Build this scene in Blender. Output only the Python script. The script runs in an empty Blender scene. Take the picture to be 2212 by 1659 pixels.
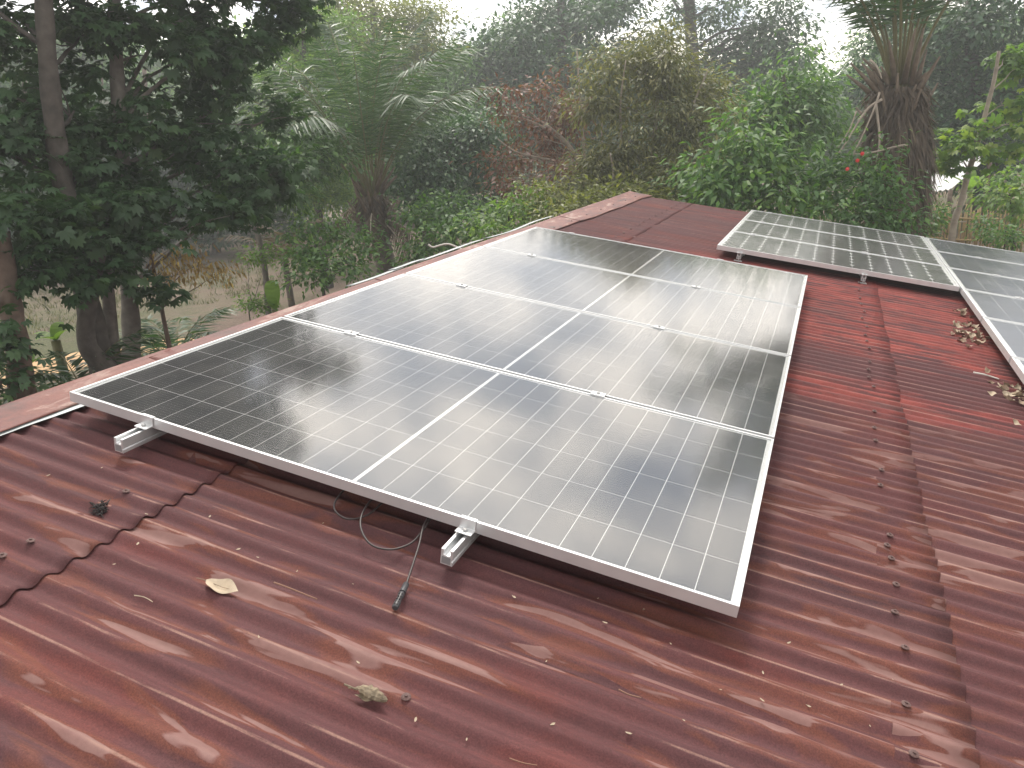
import bpy, math, random
import numpy as np
from mathutils import Matrix, Vector, Quaternion

scene = bpy.context.scene
col = scene.collection
PI = math.pi
random.seed(7)
RNG = np.random.default_rng(11)

# ------------------------------------------------------------------ frame of reference
# Roof plane coordinates (u down the slope, v along the ridge, w out of the roof); w = 0 is the top of the panel frames.
TH = math.radians(11.0)
CT, ST = math.cos(TH), math.sin(TH)
Z0 = 3.2
FPX = 1636.378799048033                     # focal length for a 2212 px wide frame
CAM_R = np.array([1.8994108070068239, 0.44727548169646253, -0.1542621742917753])
CAM_T = np.array([-1.5268405355474048, 0.0264754974874138, 2.612479415090497])


def rod(r):
    th = np.linalg.norm(r)
    k = r / th
    K = np.array([[0, -k[2], k[1]], [k[2], 0, -k[0]], [-k[1], k[0], 0]])
    return np.eye(3) + math.sin(th) * K + (1 - math.cos(th)) * K @ K


RP = rod(CAM_R)                              # roof plane axes -> camera axes
CP = -RP.T @ CAM_T                           # camera in roof coordinates
MW = np.array([[CT, 0, ST], [0, 1, 0], [-ST, 0, CT]])   # roof -> world
RW = RP @ MW.T                               # world -> camera (x right, y down, z ahead)
CW = MW @ CP + np.array([0, 0, Z0])
ROOF = Matrix(((CT, 0, ST, 0), (0, 1, 0, 0), (-ST, 0, CT, Z0), (0, 0, 0, 1)))


def rw(u, v, w=0.0):
    return Vector((CT * u + ST * w, v, -ST * u + CT * w + Z0))


def on_roof(px, py, w=-0.105):
    """roof coordinates of what the photo shows at a pixel, at height w above the panel plane"""
    d = RP.T @ np.array([px - 1106.0, py - 829.5, FPX])
    t = (w - CP[2]) / d[2]
    return CP + t * d


def at(px, py, dist):
    """world point seen at a pixel, at a horizontal distance from the camera"""
    d = RW.T @ np.array([px - 1106.0, py - 829.5, FPX])
    d = d / math.hypot(d[0], d[1])
    return CW + d * dist


# ------------------------------------------------------------------ camera
cam = bpy.data.cameras.new('camera')
cam.sensor_width = 36.0
cam.lens = 36.0 * FPX / 2212.0
cam.clip_start = 0.05
cam.clip_end = 2000.0
cam_o = bpy.data.objects.new('camera', cam)
col.objects.link(cam_o)
cam_o.matrix_world = Matrix((
    (RW[0][0], -RW[1][0], -RW[2][0], CW[0]),
    (RW[0][1], -RW[1][1], -RW[2][1], CW[1]),
    (RW[0][2], -RW[1][2], -RW[2][2], CW[2]),
    (0, 0, 0, 1)))
scene.camera = cam_o

# ------------------------------------------------------------------ sky, sun, exposure
SUN_AZ = math.radians(-22.0)      # from +y towards +x
SUN_EL = math.radians(56.0)
world = bpy.data.worlds.new('World')
scene.world = world
world.use_nodes = True
wn = world.node_tree
wn.nodes.clear()


def N(nt, typ, **kw):
    n = nt.nodes.new(typ)
    for k, v in kw.items():
        setattr(n, k, v)
    return n


def L(nt, a, b):
    nt.links.new(a, b)


wo = N(wn, 'ShaderNodeOutputWorld')
wb = N(wn, 'ShaderNodeBackground')
wb.inputs['Strength'].default_value = 0.14
sky = N(wn, 'ShaderNodeTexSky', sky_type='NISHITA')
sky.sun_disc = False
sky.sun_elevation = SUN_EL
sky.sun_rotation = SUN_AZ
sky.altitude = 50.0
sky.air_density = 1.2
sky.dust_density = 4.0
sky.ozone_density = 1.0
bw = N(wn, 'ShaderNodeRGBToBW')
L(wn, sky.outputs[0], bw.inputs[0])
tc = N(wn, 'ShaderNodeTexCoord')
mp = N(wn, 'ShaderNodeMapping')
mp.inputs['Scale'].default_value = (1, 1, 2.2)
L(wn, tc.outputs['Generated'], mp.inputs['Vector'])
cn = N(wn, 'ShaderNodeTexNoise')
cn.inputs['Scale'].default_value = 6.5
cn.inputs['Detail'].default_value = 4
cn.inputs['Roughness'].default_value = 0.6
L(wn, mp.outputs[0], cn.inputs['Vector'])
cr = N(wn, 'ShaderNodeValToRGB')
cr.color_ramp.elements[0].position = 0.4
cr.color_ramp.elements[0].color = (0.5, 0.56, 0.65, 1)
cr.color_ramp.elements[1].position = 0.6
cr.color_ramp.elements[1].color = (1.85, 1.7, 1.5, 1)
L(wn, cn.outputs['Fac'], cr.inputs[0])
mul = N(wn, 'ShaderNodeMixRGB', blend_type='MULTIPLY')
mul.inputs[0].default_value = 1.0
gm = N(wn, 'ShaderNodeMath', operation='POWER')
gm.inputs[1].default_value = 0.4
L(wn, bw.outputs[0], gm.inputs[0])
gs = N(wn, 'ShaderNodeMath', operation='MULTIPLY')
gs.inputs[1].default_value = 6.6
L(wn, gm.outputs[0], gs.inputs[0])
L(wn, gs.outputs[0], mul.inputs[1])
L(wn, cr.outputs[0], mul.inputs[2])
mx = N(wn, 'ShaderNodeMixRGB')
mx.inputs[0].default_value = 0.9
L(wn, sky.outputs[0], mx.inputs[1])
L(wn, mul.outputs[0], mx.inputs[2])
L(wn, mx.outputs[0], wb.inputs['Color'])
L(wn, wb.outputs[0], wo.inputs['Surface'])

sun = bpy.data.lights.new('sun', 'SUN')
sun.energy = 3.0
sun.angle = math.radians(16.0)
sun.color = (1.0, 0.94, 0.85)
sun_o = bpy.data.objects.new('sun', sun)
col.objects.link(sun_o)
sd = Vector((math.sin(SUN_AZ) * math.cos(SUN_EL), math.cos(SUN_AZ) * math.cos(SUN_EL), math.sin(SUN_EL)))
sun_o.rotation_euler = sd.to_track_quat('Z', 'Y').to_euler()
sun_o.location = (0, 0, 40)

scene.view_settings.view_transform = 'Standard'
scene.view_settings.look = 'None'
scene.view_settings.gamma = 1.0
scene.view_settings.exposure = 0.02
scene.view_settings.use_curve_mapping = False
try:
    scene.cycles.max_bounces = 7
    scene.cycles.diffuse_bounces = 2
    scene.cycles.glossy_bounces = 4
    scene.cycles.transmission_bounces = 4
    scene.cycles.transparent_max_bounces = 12
    scene.cycles.volume_bounces = 0
    scene.cycles.use_denoising = True
    scene.cycles.use_adaptive_sampling = True
    scene.cycles.adaptive_threshold = 0.02
except Exception:
    pass


# ------------------------------------------------------------------ object helpers
def tag(o, label=None, cat=None, group=None, kind=None):
    if label: o['label'] = label
    if cat: o['category'] = cat
    if group: o['group'] = group
    if kind: o['kind'] = kind
    return o


def empty(name, mat=None, label=None, cat=None, group=None, kind=None):
    o = bpy.data.objects.new(name, None)
    o.empty_display_size = 0.1
    col.objects.link(o)
    if mat is not None:
        o.matrix_world = mat
    return tag(o, label, cat, group, kind)


def link(name, me, mat=None, parent=None, loc=None, matrix=None):
    o = bpy.data.objects.new(name, me)
    col.objects.link(o)
    if mat is not None and len(me.materials) == 0:
        me.materials.append(mat)
    if parent is not None:
        o.parent = parent
    if matrix is not None:
        o.matrix_local = matrix
    elif loc is not None:
        o.location = loc
    return o


def np_mesh(name, V, F, tint=None, smooth=False):
    """all faces with the same number of corners"""
    me = bpy.data.meshes.new(name)
    V = np.asarray(V, dtype=np.float32)
    F = np.asarray(F, dtype=np.int32)
    me.vertices.add(len(V))
    me.vertices.foreach_set('co', V.ravel())
    me.loops.add(F.size)
    me.loops.foreach_set('vertex_index', F.ravel())
    me.polygons.add(len(F))
    k = F.shape[1]
    me.polygons.foreach_set('loop_start', np.arange(0, F.size, k, dtype=np.int32))
    if smooth:
        me.polygons.foreach_set('use_smooth', np.ones(len(F), dtype=bool))
    if tint is not None:
        a = me.attributes.new('tint', 'FLOAT', 'POINT')
        a.data.foreach_set('value', np.asarray(tint, dtype=np.float32))
    me.update(calc_edges=True)
    return me


class MB:
    """collects boxes, tubes and prisms into one mesh"""

    def __init__(self):
        self.v, self.f, self.sm = [], [], []

    def add(self, vs, fs, smooth=False):
        b = len(self.v)
        self.v += [tuple(p) for p in vs]
        self.f += [tuple(b + i for i in f) for f in fs]
        self.sm += [smooth] * len(fs)
        return self

    def box(self, x0, x1, y0, y1, z0, z1):
        vs = [(x0, y0, z0), (x1, y0, z0), (x1, y1, z0), (x0, y1, z0), (x0, y0, z1), (x1, y0, z1), (x1, y1, z1), (x0, y1, z1)]
        return self.add(vs, [(0, 3, 2, 1), (4, 5, 6, 7), (0, 1, 5, 4), (1, 2, 6, 5), (2, 3, 7, 6), (3, 0, 4, 7)])

    def prism(self, poly, a, b, axis='y'):
        """2-D outline (x,z) extruded along y from a to b (counter-clockwise seen from -y)"""
        n = len(poly)
        if axis == 'y':
            vs = [(x, a, z) for x, z in poly] + [(x, b, z) for x, z in poly]
        else:
            vs = [(a, x, z) for x, z in poly] + [(b, x, z) for x, z in poly]
        fs = [tuple(range(n)), tuple(range(2 * n - 1, n - 1, -1))]
        fs += [(i, i + n, (i + 1) % n + n, (i + 1) % n) for i in range(n)]
        return self.add(vs, fs)

    def tube(self, pts, rad, seg=8, cap=True):
        pts = [Vector(p) for p in pts]
        n = len(pts)
        rads = rad if isinstance(rad, (list, tuple, np.ndarray)) else [rad] * n
        b = len(self.v)
        ref = Vector((0.31, 0.17, 0.93)).normalized()
        prev = None
        for i in range(n):
            t = (pts[min(i + 1, n - 1)] - pts[max(i - 1, 0)])
            t = t.normalized() if t.length > 1e-9 else Vector((0, 0, 1))
            if prev is None:
                x = t.cross(ref)
                if x.length < 0.05:
                    x = t.cross(Vector((1, 0, 0)))
            else:
                x = prev - t * prev.dot(t)
                if x.length < 1e-6:
                    x = t.cross(ref)
            x.normalize()
            prev = x
            y = t.cross(x)
            for k in range(seg):
                a = 2 * PI * k / seg
                p = pts[i] + (x * math.cos(a) + y * math.sin(a)) * float(rads[i])
                self.v.append((p.x, p.y, p.z))
        for i in range(n - 1):
            for k in range(seg):
                k2 = (k + 1) % seg
                self.f.append((b + i * seg + k, b + i * seg + k2, b + (i + 1) * seg + k2, b + (i + 1) * seg + k))
                self.sm.append(True)
        if cap:
            self.f.append(tuple(b + k for k in range(seg - 1, -1, -1)))
            self.f.append(tuple(b + (n - 1) * seg + k for k in range(seg)))
            self.sm += [False, False]
        return self

    def lathe(self, prof, seg=12, c=(0, 0, 0)):
        b = len(self.v)
        n = len(prof)
        for r, z in prof:
            for k in range(seg):
                a = 2 * PI * k / seg
                self.v.append((c[0] + r * math.cos(a), c[1] + r * math.sin(a), c[2] + z))
        for i in range(n - 1):
            for k in range(seg):
                k2 = (k + 1) % seg
                self.f.append((b + i * seg + k, b + i * seg + k2, b + (i + 1) * seg + k2, b + (i + 1) * seg + k))
                self.sm.append(False)
        self.f.append(tuple(b + (n - 1) * seg + k for k in range(seg)))
        self.sm.append(False)
        return self

    def mesh(self, name):
        me = bpy.data.meshes.new(name)
        me.from_pydata(self.v, [], self.f)
        me.polygons.foreach_set('use_smooth', self.sm)
        me.update()
        return me

    def build(self, name, mat, parent=None, loc=None, matrix=None):
        return link(name, self.mesh(name), mat, parent, loc, matrix)


def bevel(o, w=0.001, seg=1):
    m = o.modifiers.new('bevel', 'BEVEL')
    m.width = w
    m.segments = seg
    m.limit_method = 'ANGLE'
    return o


def vnoise(x, y, seed=0):
    """cheap smooth 2-D noise in -1..1"""
    r = np.random.default_rng(seed)
    out = np.zeros_like(np.asarray(x, dtype=float) + np.asarray(y, dtype=float))
    for i in range(6):
        a = r.uniform(0, 2 * PI)
        f = r.uniform(0.6, 1.9)
        out = out + np.sin((np.cos(a) * x + np.sin(a) * y) * f + r.uniform(0, 6.28))
    return out / 4.0


# ------------------------------------------------------------------ materials
def new_mat(name):
    m = bpy.data.materials.new(name)
    m.use_nodes = True
    nt = m.node_tree
    bsdf = nt.nodes['Principled BSDF']
    return m, nt, bsdf


def plain(name, color, rough=0.5, metal=0.0, var=0.0, scale=20.0, bump=0.0, spec=0.5, coord='Object'):
    m, nt, b = new_mat(name)
    b.inputs['Base Color'].default_value = (*color, 1)
    b.inputs['Roughness'].default_value = rough
    b.inputs['Metallic'].default_value = metal
    b.inputs['Specular IOR Level'].default_value = spec
    if var or bump:
        t = N(nt, 'ShaderNodeTexCoord')
        no = N(nt, 'ShaderNodeTexNoise')
        no.inputs['Scale'].default_value = scale
        no.inputs['Detail'].default_value = 6
        L(nt, t.outputs[coord], no.inputs['Vector'])
        if var:
            r = N(nt, 'ShaderNodeValToRGB')
            r.color_ramp.elements[0].position = 0.3
            r.color_ramp.elements[1].position = 0.72
            r.color_ramp.elements[0].color = (*[c * (1 - var) for c in color], 1)
            r.color_ramp.elements[1].color = (*[min(1, c * (1 + var)) for c in color], 1)
            L(nt, no.outputs['Fac'], r.inputs[0])
            L(nt, r.outputs[0], b.inputs['Base Color'])
        if bump:
            bp = N(nt, 'ShaderNodeBump')
            bp.inputs['Strength'].default_value = bump
            bp.inputs['Distance'].default_value = 0.02
            L(nt, no.outputs['Fac'], bp.inputs['Height'])
            L(nt, bp.outputs[0], b.inputs['Normal'])
    return m


def leaf_mat(name, stops, trans=0.35, rough=0.5, spec=0.4):
    m, nt, b = new_mat(name)
    a = N(nt, 'ShaderNodeAttribute', attribute_name='tint')
    r = N(nt, 'ShaderNodeValToRGB')
    e = r.color_ramp.elements
    e[0].position, e[0].color = stops[0][0], (*stops[0][1], 1)
    e[1].position, e[1].color = stops[-1][0], (*stops[-1][1], 1)
    for p, c in stops[1:-1]:
        q = e.new(p)
        q.color = (*c, 1)
    L(nt, a.outputs['Fac'], r.inputs[0])
    L(nt, r.outputs[0], b.inputs['Base Color'])
    b.inputs['Roughness'].default_value = rough
    b.inputs['Specular IOR Level'].default_value = spec
    tr = N(nt, 'ShaderNodeBsdfTranslucent')
    g = N(nt, 'ShaderNodeMixRGB', blend_type='MULTIPLY')
    g.inputs[0].default_value = 1
    g.inputs[2].default_value = (1.6, 1.7, 0.8, 1)
    L(nt, r.outputs[0], g.inputs[1])
    L(nt, g.outputs[0], tr.inputs['Color'])
    ms = N(nt, 'ShaderNodeMixShader')
    ms.inputs[0].default_value = trans
    L(nt, b.outputs[0], ms.inputs[1])
    L(nt, tr.outputs[0], ms.inputs[2])
    L(nt, ms.outputs[0], nt.nodes['Material Output'].inputs['Surface'])
    return m


def math_node(nt, op, a, b=None, clamp=False):
    n = N(nt, 'ShaderNodeMath', operation=op)
    n.use_clamp = clamp
    for i, s in enumerate((a, b)):
        if s is None:
            continue
        if isinstance(s, (int, float)):
            n.inputs[i].default_value = s
        else:
            L(nt, s, n.inputs[i])
    return n.outputs[0]


def ramp(nt, src, stops):
    r = N(nt, 'ShaderNodeValToRGB')
    e = r.color_ramp.elements
    def c4(c): return (c, c, c, 1) if isinstance(c, (int, float)) else (*c, 1)
    e[0].position, e[0].color = stops[0][0], c4(stops[0][1])
    e[1].position, e[1].color = stops[-1][0], c4(stops[-1][1])
    for p, c in stops[1:-1]:
        q = e.new(p)
        q.color = c4(c)
    L(nt, src, r.inputs[0])
    return r.outputs[0]


def noise(nt, vec, scale, detail=4, rough=0.55, dist=0.0):
    n = N(nt, 'ShaderNodeTexNoise')
    n.inputs['Scale'].default_value = scale
    n.inputs['Detail'].default_value = detail
    n.inputs['Roughness'].default_value = rough
    n.inputs['Distortion'].default_value = dist
    L(nt, vec, n.inputs['Vector'])
    return n.outputs['Fac']


def mapping(nt, vec, scale=(1, 1, 1), loc=(0, 0, 0)):
    m = N(nt, 'ShaderNodeMapping')
    m.inputs['Scale'].default_value = scale
    m.inputs['Location'].default_value = loc
    L(nt, vec, m.inputs['Vector'])
    return m.outputs[0]


def mixc(nt, fac, a, b, mode='MIX'):
    m = N(nt, 'ShaderNodeMixRGB', blend_type=mode)
    for i, s in ((0, fac), (1, a), (2, b)):
        if isinstance(s, (int, float)):
            m.inputs[i].default_value = s
        elif isinstance(s, tuple):
            m.inputs[i].default_value = (*s, 1)
        else:
            L(nt, s, m.inputs[i])
    return m.outputs[0]


PITCH = 0.076
PHASE = 0.05


def roof_material():
    m, nt, b = new_mat('rusted_painted_iron')
    t = N(nt, 'ShaderNodeTexCoord')
    P = t.outputs['Object']
    sep = N(nt, 'ShaderNodeSeparateXYZ')
    L(nt, P, sep.inputs[0])
    U, V = sep.outputs[0], sep.outputs[1]
    oi = N(nt, 'ShaderNodeObjectInfo')
    off = N(nt, 'ShaderNodeCombineXYZ')
    L(nt, math_node(nt, 'MULTIPLY', oi.outputs['Random'], 7.0), off.inputs[2])
    va = N(nt, 'ShaderNodeVectorMath', operation='ADD')
    L(nt, P, va.inputs[0])
    L(nt, off.outputs[0], va.inputs[1])
    Q = va.outputs[0]
    # weathered purple-brown base with rustier drifts
    big = noise(nt, mapping(nt, Q, (0.9, 2.2, 1)), 1.3, 6, 0.6)
    base = ramp(nt, big, [(0.3, (0.08, 0.036, 0.041)), (0.56, (0.1, 0.036, 0.038)), (0.68, (0.13, 0.036, 0.031)), (0.82, (0.145, 0.05, 0.034))])
    streak = noise(nt, mapping(nt, Q, (1.1, 26, 1)), 1.0, 5, 0.6)
    base = mixc(nt, 0.55, base, ramp(nt, streak, [(0.3, (0.55, 0.5, 0.52)), (0.7, (1.25, 1.15, 1.05))]), 'MULTIPLY')
    # red paint that has survived on some of the sheets
    band = ramp(nt, math_node(nt, 'DIVIDE', math_node(nt, 'ADD', V, math_node(nt, 'MULTIPLY', math_node(nt, 'SUBTRACT', big, 0.5), 0.9)), 9.0),
                [(0.0, 0.0), (0.215, 0.0), (0.235, 0.8), (0.272, 0.85), (0.285, 0.0), (0.325, 0.02), (0.35, 1.0), (0.43, 1.0), (0.47, 0.7), (0.52, 1.0), (0.58, 0.95), (0.62, 0.1), (0.84, 0.0), (0.9, 0.5), (0.95, 0.0)])
    umask = ramp(nt, math_node(nt, 'DIVIDE', U, 6.0), [(0.15, 0.0), (0.22, 1.0)])
    pn = noise(nt, mapping(nt, Q, (2.2, 17, 1), (3, 1, 5)), 1.0, 7, 0.68)
    pf = math_node(nt, 'MULTIPLY', math_node(nt, 'MULTIPLY', band, umask), ramp(nt, pn, [(0.42, 0.0), (0.54, 1.0)]))
    redc = ramp(nt, noise(nt, mapping(nt, Q, (2, 5, 1)), 3.0, 4), [(0.3, (0.16, 0.032, 0.03)), (0.7, (0.28, 0.062, 0.05))])
    base = mixc(nt, pf, base, redc)
    # smooth pinkish patches with rust-coloured rims
    pv = mapping(nt, Q, (2.1, 13.0, 1), (0.7, 0.3, 0))
    pn2 = noise(nt, pv, 1.15, 3, 0.5, 0.6)
    zone = noise(nt, mapping(nt, P, (0.9, 0.9, 1), (2.3, 7.1, 0)), 1.1, 2)
    near = ramp(nt, math_node(nt, 'DIVIDE', V, 9.0), [(0.0, 1.0), (0.17, 0.85), (0.26, 0.0)])
    zz = math_node(nt, 'MULTIPLY', math_node(nt, 'SUBTRACT', zone, 0.42), 0.6)
    ustrip = ramp(nt, math_node(nt, 'DIVIDE', U, 6.0), [(0.36, 0.0), (0.42, 0.045), (0.62, 0.045)])
    psum = math_node(nt, 'ADD', math_node(nt, 'ADD', pn2, ustrip), math_node(nt, 'MINIMUM', zz, 0.09))
    rim = math_node(nt, 'MULTIPLY', ramp(nt, psum, [(0.575, 0.0), (0.66, 0.85), (0.695, 0.6)]), near)
    core = math_node(nt, 'MULTIPLY', ramp(nt, psum, [(0.68, 0.0), (0.7, 1.0)]), near)
    base = mixc(nt, math_node(nt, 'MULTIPLY', rim, 0.7), base, (0.155, 0.05, 0.028))
    pcol = ramp(nt, noise(nt, mapping(nt, Q, (3, 8, 1)), 2.0, 3), [(0.3, (0.17, 0.085, 0.078)), (0.7, (0.22, 0.125, 0.112))])
    base = mixc(nt, math_node(nt, 'MULTIPLY', core, 0.85), base, pcol)
    # scuffed crests, with the highlight along them painted in as paler colour
    ph = math_node(nt, 'COSINE', math_node(nt, 'MULTIPLY', math_node(nt, 'SUBTRACT', V, PHASE), 2 * PI / PITCH))
    crest = ramp(nt, ph, [(0.93, 0.0), (0.995, 1.0)])
    wear_glint = ramp(nt, noise(nt, mapping(nt, Q, (1.4, 13.2, 1), (5, 5, 5)), 1.0, 5, 0.7), [(0.52, 0.0), (0.6, 0.8)])
    base = mixc(nt, math_node(nt, 'MULTIPLY', crest, wear_glint), base, (0.26, 0.15, 0.12))
    # grainy rust bloom
    fine = noise(nt, P, 260.0, 3, 0.75)
    mid = noise(nt, P, 60.0, 6, 0.7)
    grain = ramp(nt, fine, [(0.3, 0.55), (0.7, 1.4)])
    grain = mixc(nt, core, grain, (1.0, 1.0, 1.0))
    base = mixc(nt, 0.75, base, grain, 'MULTIPLY')
    base = mixc(nt, 0.4, base, ramp(nt, mid, [(0.3, 0.75), (0.7, 1.2)]), 'MULTIPLY')
    L(nt, base, b.inputs['Base Color'])
    rg = math_node(nt, 'SUBTRACT', 0.78, math_node(nt, 'MULTIPLY', core, 0.12))
    L(nt, rg, b.inputs['Roughness'])
    b.inputs['Specular IOR Level'].default_value = 0.28
    bp = N(nt, 'ShaderNodeBump')
    bp.inputs['Strength'].default_value = 0.35
    bp.inputs['Distance'].default_value = 0.004
    L(nt, mixc(nt, core, mixc(nt, 0.5, fine, mid), (0.5, 0.5, 0.5)), bp.inputs['Height'])
    L(nt, bp.outputs[0], b.inputs['Normal'])
    return m


def ridge_material():
    m, nt, b = new_mat('weathered_ridge_cap_metal')
    t = N(nt, 'ShaderNodeTexCoord')
    P = t.outputs['Object']
    n1 = noise(nt, mapping(nt, P, (5, 1.3, 1)), 1.7, 7, 0.65, 0.5)
    c = ramp(nt, n1, [(0.34, (0.06, 0.032, 0.03)), (0.46, (0.135, 0.044, 0.038)), (0.56, (0.165, 0.055, 0.042)), (0.66, (0.3, 0.2, 0.17))])
    n2 = noise(nt, P, 55.0, 6, 0.7)
    c = mixc(nt, 0.5, c, ramp(nt, n2, [(0.3, 0.7), (0.7, 1.25)]), 'MULTIPLY')
    L(nt, c, b.inputs['Base Color'])
    b.inputs['Roughness'].default_value = 0.6
    bp = N(nt, 'ShaderNodeBump')
    bp.inputs['Strength'].default_value = 0.3
    bp.inputs['Distance'].default_value = 0.006
    L(nt, n2, bp.inputs['Height'])
    L(nt, bp.outputs[0], b.inputs['Normal'])
    return m


def cell_material(name, base, line, lines_axis, pitch, width, dash=False):
    """dark silicon with thin printed conductor lines; coordinates are those of the cell"""
    m, nt, b = new_mat(name)
    t = N(nt, 'ShaderNodeTexCoord')
    sep = N(nt, 'ShaderNodeSeparateXYZ')
    L(nt, t.outputs['Object'], sep.inputs[0])
    x = sep.outputs[lines_axis]
    fr = math_node(nt, 'FRACT', math_node(nt, 'ADD', math_node(nt, 'DIVIDE', x, pitch), 100.5))
    d = math_node(nt, 'ABSOLUTE', math_node(nt, 'SUBTRACT', fr, 0.5))
    ln = math_node(nt, 'LESS_THAN', d, width / pitch / 2)
    oi = N(nt, 'ShaderNodeObjectInfo')
    bc = mixc(nt, oi.outputs['Random'], base, tuple(c * 1.35 for c in base))
    c = mixc(nt, math_node(nt, 'MULTIPLY', ln, 0.9), bc, line)
    L(nt, c, b.inputs['Base Color'])
    b.inputs['Roughness'].default_value = 0.45
    b.inputs['Specular IOR Level'].default_value = 0.3
    return m


def glass_material(name, ior=1.62, rough=0.16, dust=0.03, boost=1.0, base=0.0):
    m = bpy.data.materials.new(name)
    m.use_nodes = True
    nt = m.node_tree
    nt.nodes.clear()
    out = N(nt, 'ShaderNodeOutputMaterial')
    fz = N(nt, 'ShaderNodeFresnel')
    fz.inputs['IOR'].default_value = ior
    tr = N(nt, 'ShaderNodeBsdfTransparent')
    gl = N(nt, 'ShaderNodeBsdfGlossy')
    gl.inputs['Color'].default_value = (0.97, 0.98, 1.0, 1)
    t = N(nt, 'ShaderNodeTexCoord')
    nz = noise(nt, t.outputs['Object'], 2.2, 5, 0.6)
    L(nt, ramp(nt, nz, [(0.3, rough * 0.85), (0.7, rough * 1.2)]), gl.inputs['Roughness'])
    ms = N(nt, 'ShaderNodeMixShader')
    fac = math_node(nt, 'ADD', math_node(nt, 'MULTIPLY', fz.outputs[0], boost), base, clamp=True)
    L(nt, fac, ms.inputs[0])
    L(nt, tr.outputs[0], ms.inputs[1])
    L(nt, gl.outputs[0], ms.inputs[2])
    df = N(nt, 'ShaderNodeBsdfDiffuse')
    df.inputs['Color'].default_value = (0.55, 0.53, 0.5, 1)
    ms2 = N(nt, 'ShaderNodeMixShader')
    n2 = noise(nt, t.outputs['Object'], 5.0, 8, 0.7)
    L(nt, math_node(nt, 'MULTIPLY', ramp(nt, n2, [(0.35, 0.2), (0.7, 2.0)]), dust), ms2.inputs[0])
    L(nt, ms.outputs[0], ms2.inputs[1])
    L(nt, df.outputs[0], ms2.inputs[2])
    L(nt, ms2.outputs[0], out.inputs['Surface'])
    return m


M = {}
M['roof'] = roof_material()
M['ridge'] = ridge_material()
M['alu'] = plain('anodised_aluminium', (0.66, 0.67, 0.68), 0.38, 0.55, 0.06, 14.0)
M['alu_dull'] = plain('dull_aluminium', (0.6, 0.61, 0.6), 0.45, 0.4, 0.1, 10.0)
M['alu_shade'] = plain('rail_hollow_shade', (0.3, 0.31, 0.32), 0.5, 0.5)
M['steel'] = plain('bolt_steel', (0.5, 0.5, 0.5), 0.35, 0.9)
M['back'] = plain('white_backsheet', (0.8, 0.81, 0.81), 0.6)
M['cell_half'] = cell_material('half_cell_silicon', (0.012, 0.014, 0.022), (0.13, 0.13, 0.13), 1, 0.0151, 0.0016)
M['cell_mono'] = cell_material('mono_cell_silicon', (0.02, 0.023, 0.028), (0.3, 0.3, 0.3), 1, 0.052, 0.002)
M['cell_poly'] = cell_material('poly_cell_silicon', (0.026, 0.034, 0.066), (0.3, 0.32, 0.34), 1, 0.052, 0.002)
M['glass'] = glass_material('solar_glass', 1.5, 0.1, 0.035, 0.9, 0.085)
M['glass_old'] = glass_material('dusty_solar_glass', 1.5, 0.2, 0.035, 0.8, 0.03)
M['rust_screw'] = plain('rusty_screw', (0.095, 0.05, 0.045), 0.7, 0.0, 0.3, 200.0)
M['cable'] = plain('black_cable', (0.035, 0.025, 0.025), 0.45)
M['plug'] = plain('black_plug_plastic', (0.05, 0.05, 0.055), 0.4)
M['dryleaf'] = plain('dry_leaf', (0.36, 0.29, 0.21), 0.75, 0, 0.25, 30.0)
M['dryleaf2'] = plain('dry_leaf_brown', (0.2, 0.14, 0.095), 0.75, 0, 0.35, 30.0)
M['darkleaf'] = plain('shrivelled_leaf', (0.19, 0.15, 0.1), 0.8, 0, 0.45, 60.0, 0.5)
M['twig'] = plain('twig', (0.22, 0.12, 0.08), 0.8)
M['palestick'] = plain('pale_stick', (0.62, 0.6, 0.55), 0.6)
M['soot'] = plain('black_debris', (0.03, 0.025, 0.025), 0.9)
M['feather'] = plain('grey_film', (0.17, 0.13, 0.13), 0.8)
M['flash'] = plain('pale_galvanised_flashing', (0.42, 0.45, 0.46), 0.5, 0.25, 0.15, 8.0)
M['wall'] = plain('plaster', (0.5, 0.46, 0.38), 0.85, 0, 0.12, 3.0, 0.2)
M['wood'] = plain('purlin_wood', (0.2, 0.13, 0.08), 0.8, 0, 0.2, 12.0)
M['bark'] = plain('grey_bark', (0.07, 0.06, 0.052), 0.9, 0, 0.4, 9.0, 0.8)
M['bark_pale'] = plain('pale_bark', (0.15, 0.135, 0.118), 0.9, 0, 0.35, 9.0, 0.7)
M['bark_brown'] = plain('brown_bark', (0.12, 0.085, 0.065), 0.9, 0, 0.4, 9.0, 0.8)
M['palm_trunk'] = plain('palm_trunk', (0.1, 0.085, 0.07), 0.9, 0, 0.45, 8.0, 1.0)
M['deadwood'] = plain('dead_wood', (0.33, 0.28, 0.23), 0.85, 0, 0.25, 10.0)
M['bamboo'] = plain('split_bamboo', (0.4, 0.29, 0.15), 0.7, 0, 0.3, 4.0)
M['white_roof'] = plain('white_sheet_metal', (0.8, 0.8, 0.8), 0.35)
M['red'] = plain('red_petals', (0.6, 0.03, 0.03), 0.5)
G = lambda *s: list(s)
M['lf_dark'] = leaf_mat('dark_green_leaves', G((0.0, (0.021, 0.058, 0.027)), (0.6, (0.034, 0.095, 0.039)), (1.0, (0.068, 0.146, 0.043))), 0.25)
M['lf_near'] = leaf_mat('deep_green_leaves', G((0.0, (0.022, 0.056, 0.022)), (0.6, (0.042, 0.094, 0.034)), (1.0, (0.08, 0.145, 0.05))), 0.3)
M['lf_mid'] = leaf_mat('mid_green_leaves', G((0.0, (0.042, 0.097, 0.032)), (0.6, (0.071, 0.163, 0.042)), (1.0, (0.147, 0.259, 0.055))), 0.35)
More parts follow.
